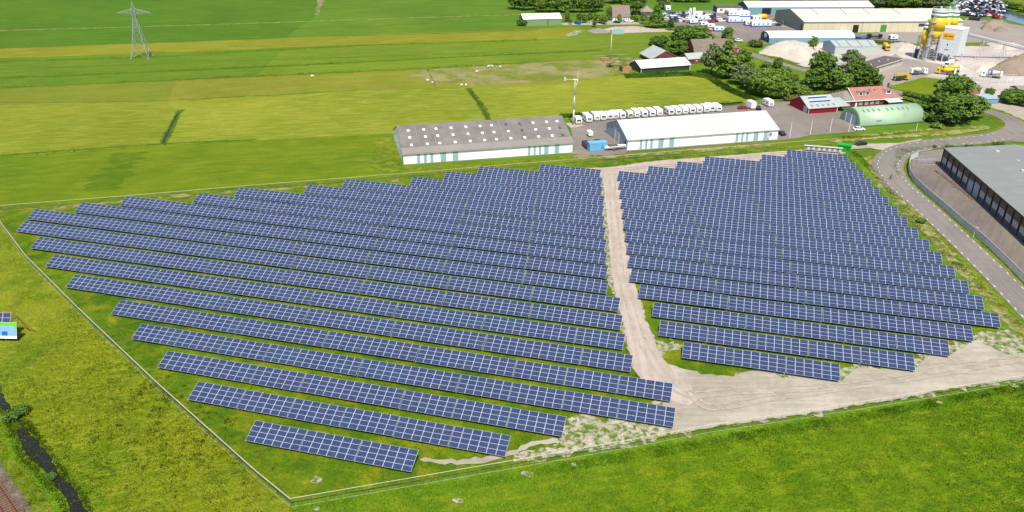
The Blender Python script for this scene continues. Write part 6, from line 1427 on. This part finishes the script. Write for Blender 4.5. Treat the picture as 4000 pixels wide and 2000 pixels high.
# ================================================================ LOOSE GROWTH
site_poly = [[(-40,815),(1000,730),(2244,632),(2345,640),(2440,1330),(2600,1560),(2700,1680),(2000,1820),(1132,1958),(617,1508),(101,1003),(0,868)]]
blades('tall_grass', [[(0,880),(101,1012),(300,1215),(617,1518),(1000,1856),(1128,1970),(1100,2080),(-300,2080),(-700,1500),(-300,1100)]], 42000, (.25,.60), .07, blade_left, 'tall dry grass of the left meadow', 'grass', lean=1.1, clump=.22)
blades('tall_grass', [[(1140,1978),(2000,1840),(2485,1756),(3388,1604),(4000,1496),(4300,1440),(4500,2100),(1100,2100)]], 46000, (.20,.50), .07, blade_right, 'lush grass of the front meadow', 'grass', lean=1.0, clump=.22)
blades('short_grass', site_poly, 36000, (.12,.32), .06, blade_site, 'green grass growing around the solar tables', 'grass', lean=.8, clump=.2,
       holes=[[G(*p) for p in ((180,812),(1000,736),(1560,700),(1560,716),(500,800),(200,834))], [G(*p) for p in ((2345,660),(2440,660),(2440,1250),(2700,1500),(2700,1700),(2600,1580),(2420,1300),(2390,1100))]])
blades('weeds', [[(600,1480),(1000,1700),(1132,1940),(1040,2010),(500,2010),(330,1800),(350,1600)], [(380,1450),(500,1420),(700,1560),(620,1660)], [(900,1460),(1100,1450),(1150,1530),(900,1530)], [(480,1340),(800,1500),(1100,1800),(700,1800)]], 260, (.25,.7), .08, blade_weed, 'brown and dark weeds scattered in the left meadow', 'weeds', lean=.7, per=18, clump=.3)
blades('bank_growth', [[(1150,1985),(2000,1848),(2485,1762),(3388,1608),(4000,1500),(4200,1460),(4200,1490),(3388,1640),(2485,1800),(2000,1886),(1160,2030)]], 4500, (.2,.6), .10, blade_bank, 'rank green growth along the front fence', 'plants', lean=.8, per=5, clump=.25)
blades('bank_growth', [[(3318,596),(3400,672),(3480,772),(3590,900),(3720,1040),(3900,1220),(4100,1430),(4150,1420),(3940,1215),(3760,1035),(3625,895),(3510,770),(3430,670),(3345,592)]], 3500, (.2,.6), .12, blade_bank, 'rank growth in the ditch beside the right fence', 'plants', lean=.8, per=4, clump=.3)
rd1 = [(45,1650),(58,1690),(92,1768),(150,1824),(196,1884),(227,1911),(262,1970),(284,2040),(262,2040),(235,1980),(205,1925),(165,1890),(120,1840),(70,1785),(35,1710),(20,1640)]
rd2 = [(89,1650),(132,1706),(182,1768),(233,1845),(272,1888),(310,1935),(352,2020),(372,2015),(330,1930),(290,1880),(250,1835),(205,1760),(155,1695),(110,1640)]
rd0 = [(0,1600),(42,1592),(60,1640),(90,1600),(100,1650),(60,1700),(20,1650)]
blades('reeds', [rd1, rd2, rd0], 1800, (.25,.6), .08, blade_reed, 'dark reeds along both sides of the lower ditch', 'reeds', lean=.5, per=4, clump=.2)
blades('reeds', [[(636,566),(650,530),(664,500),(690,446),(704,446),(684,500),(668,534),(652,568)], [(1826,344),(1842,372),(1878,420),(1900,470),(1920,470),(1895,418),(1860,370),(1836,344)]], 700, (.2,.5), .1, blade_reed, 'reeds along the field ditches', 'reeds', lean=.5, per=3, clump=.2)
blades('reed_band', [[(2440,292),(2700,282),(2780,296),(2850,340),(2960,392),(2940,398),(2830,352),(2760,306),(2690,296),(2450,306)], [(2190,462),(2640,432),(2900,404),(2900,398),(2640,424),(2190,450)]], 7000, (.5,1.4), .2, blade_reed, 'tall green growth along the ditch behind the caravans', 'reeds', lean=.5, per=4, clump=.4)
blades('bank_growth', [[(3290,545),(3450,532),(3620,516),(3800,500),(3800,494),(3620,508),(3450,524),(3290,537)], [(3500,585),(3600,574),(3720,570),(3900,562),(3900,570),(3720,577),(3605,584),(3545,600),(3500,640),(3520,680),(3508,690),(3490,650)]], 4000, (.2,.6), .12, blade_bank, 'grass fringe beside the curved road', 'plants', lean=.8, per=3, clump=.3)
blades('field_edge_growth', [[(0,236),(600,218),(1350,176),(2100,150),(2100,156),(1350,184),(600,226),(0,244)], [(0,300),(1000,256),(2000,208),(2350,192),(2350,200),(2000,216),(1000,266),(0,312)], [(0,338),(1000,292),(1700,260),(2060,240),(2060,248),(1700,270),(1000,303),(0,350)], [(0,602),(640,558),(1000,542),(1000,552),(640,570),(0,618)]], 4000, (.1,.35), .3, blade_bank, 'darker rank growth along the field ditches', 'plants', lean=.5, per=3, clump=.8)
print('objects', len(bpy.data.objects))
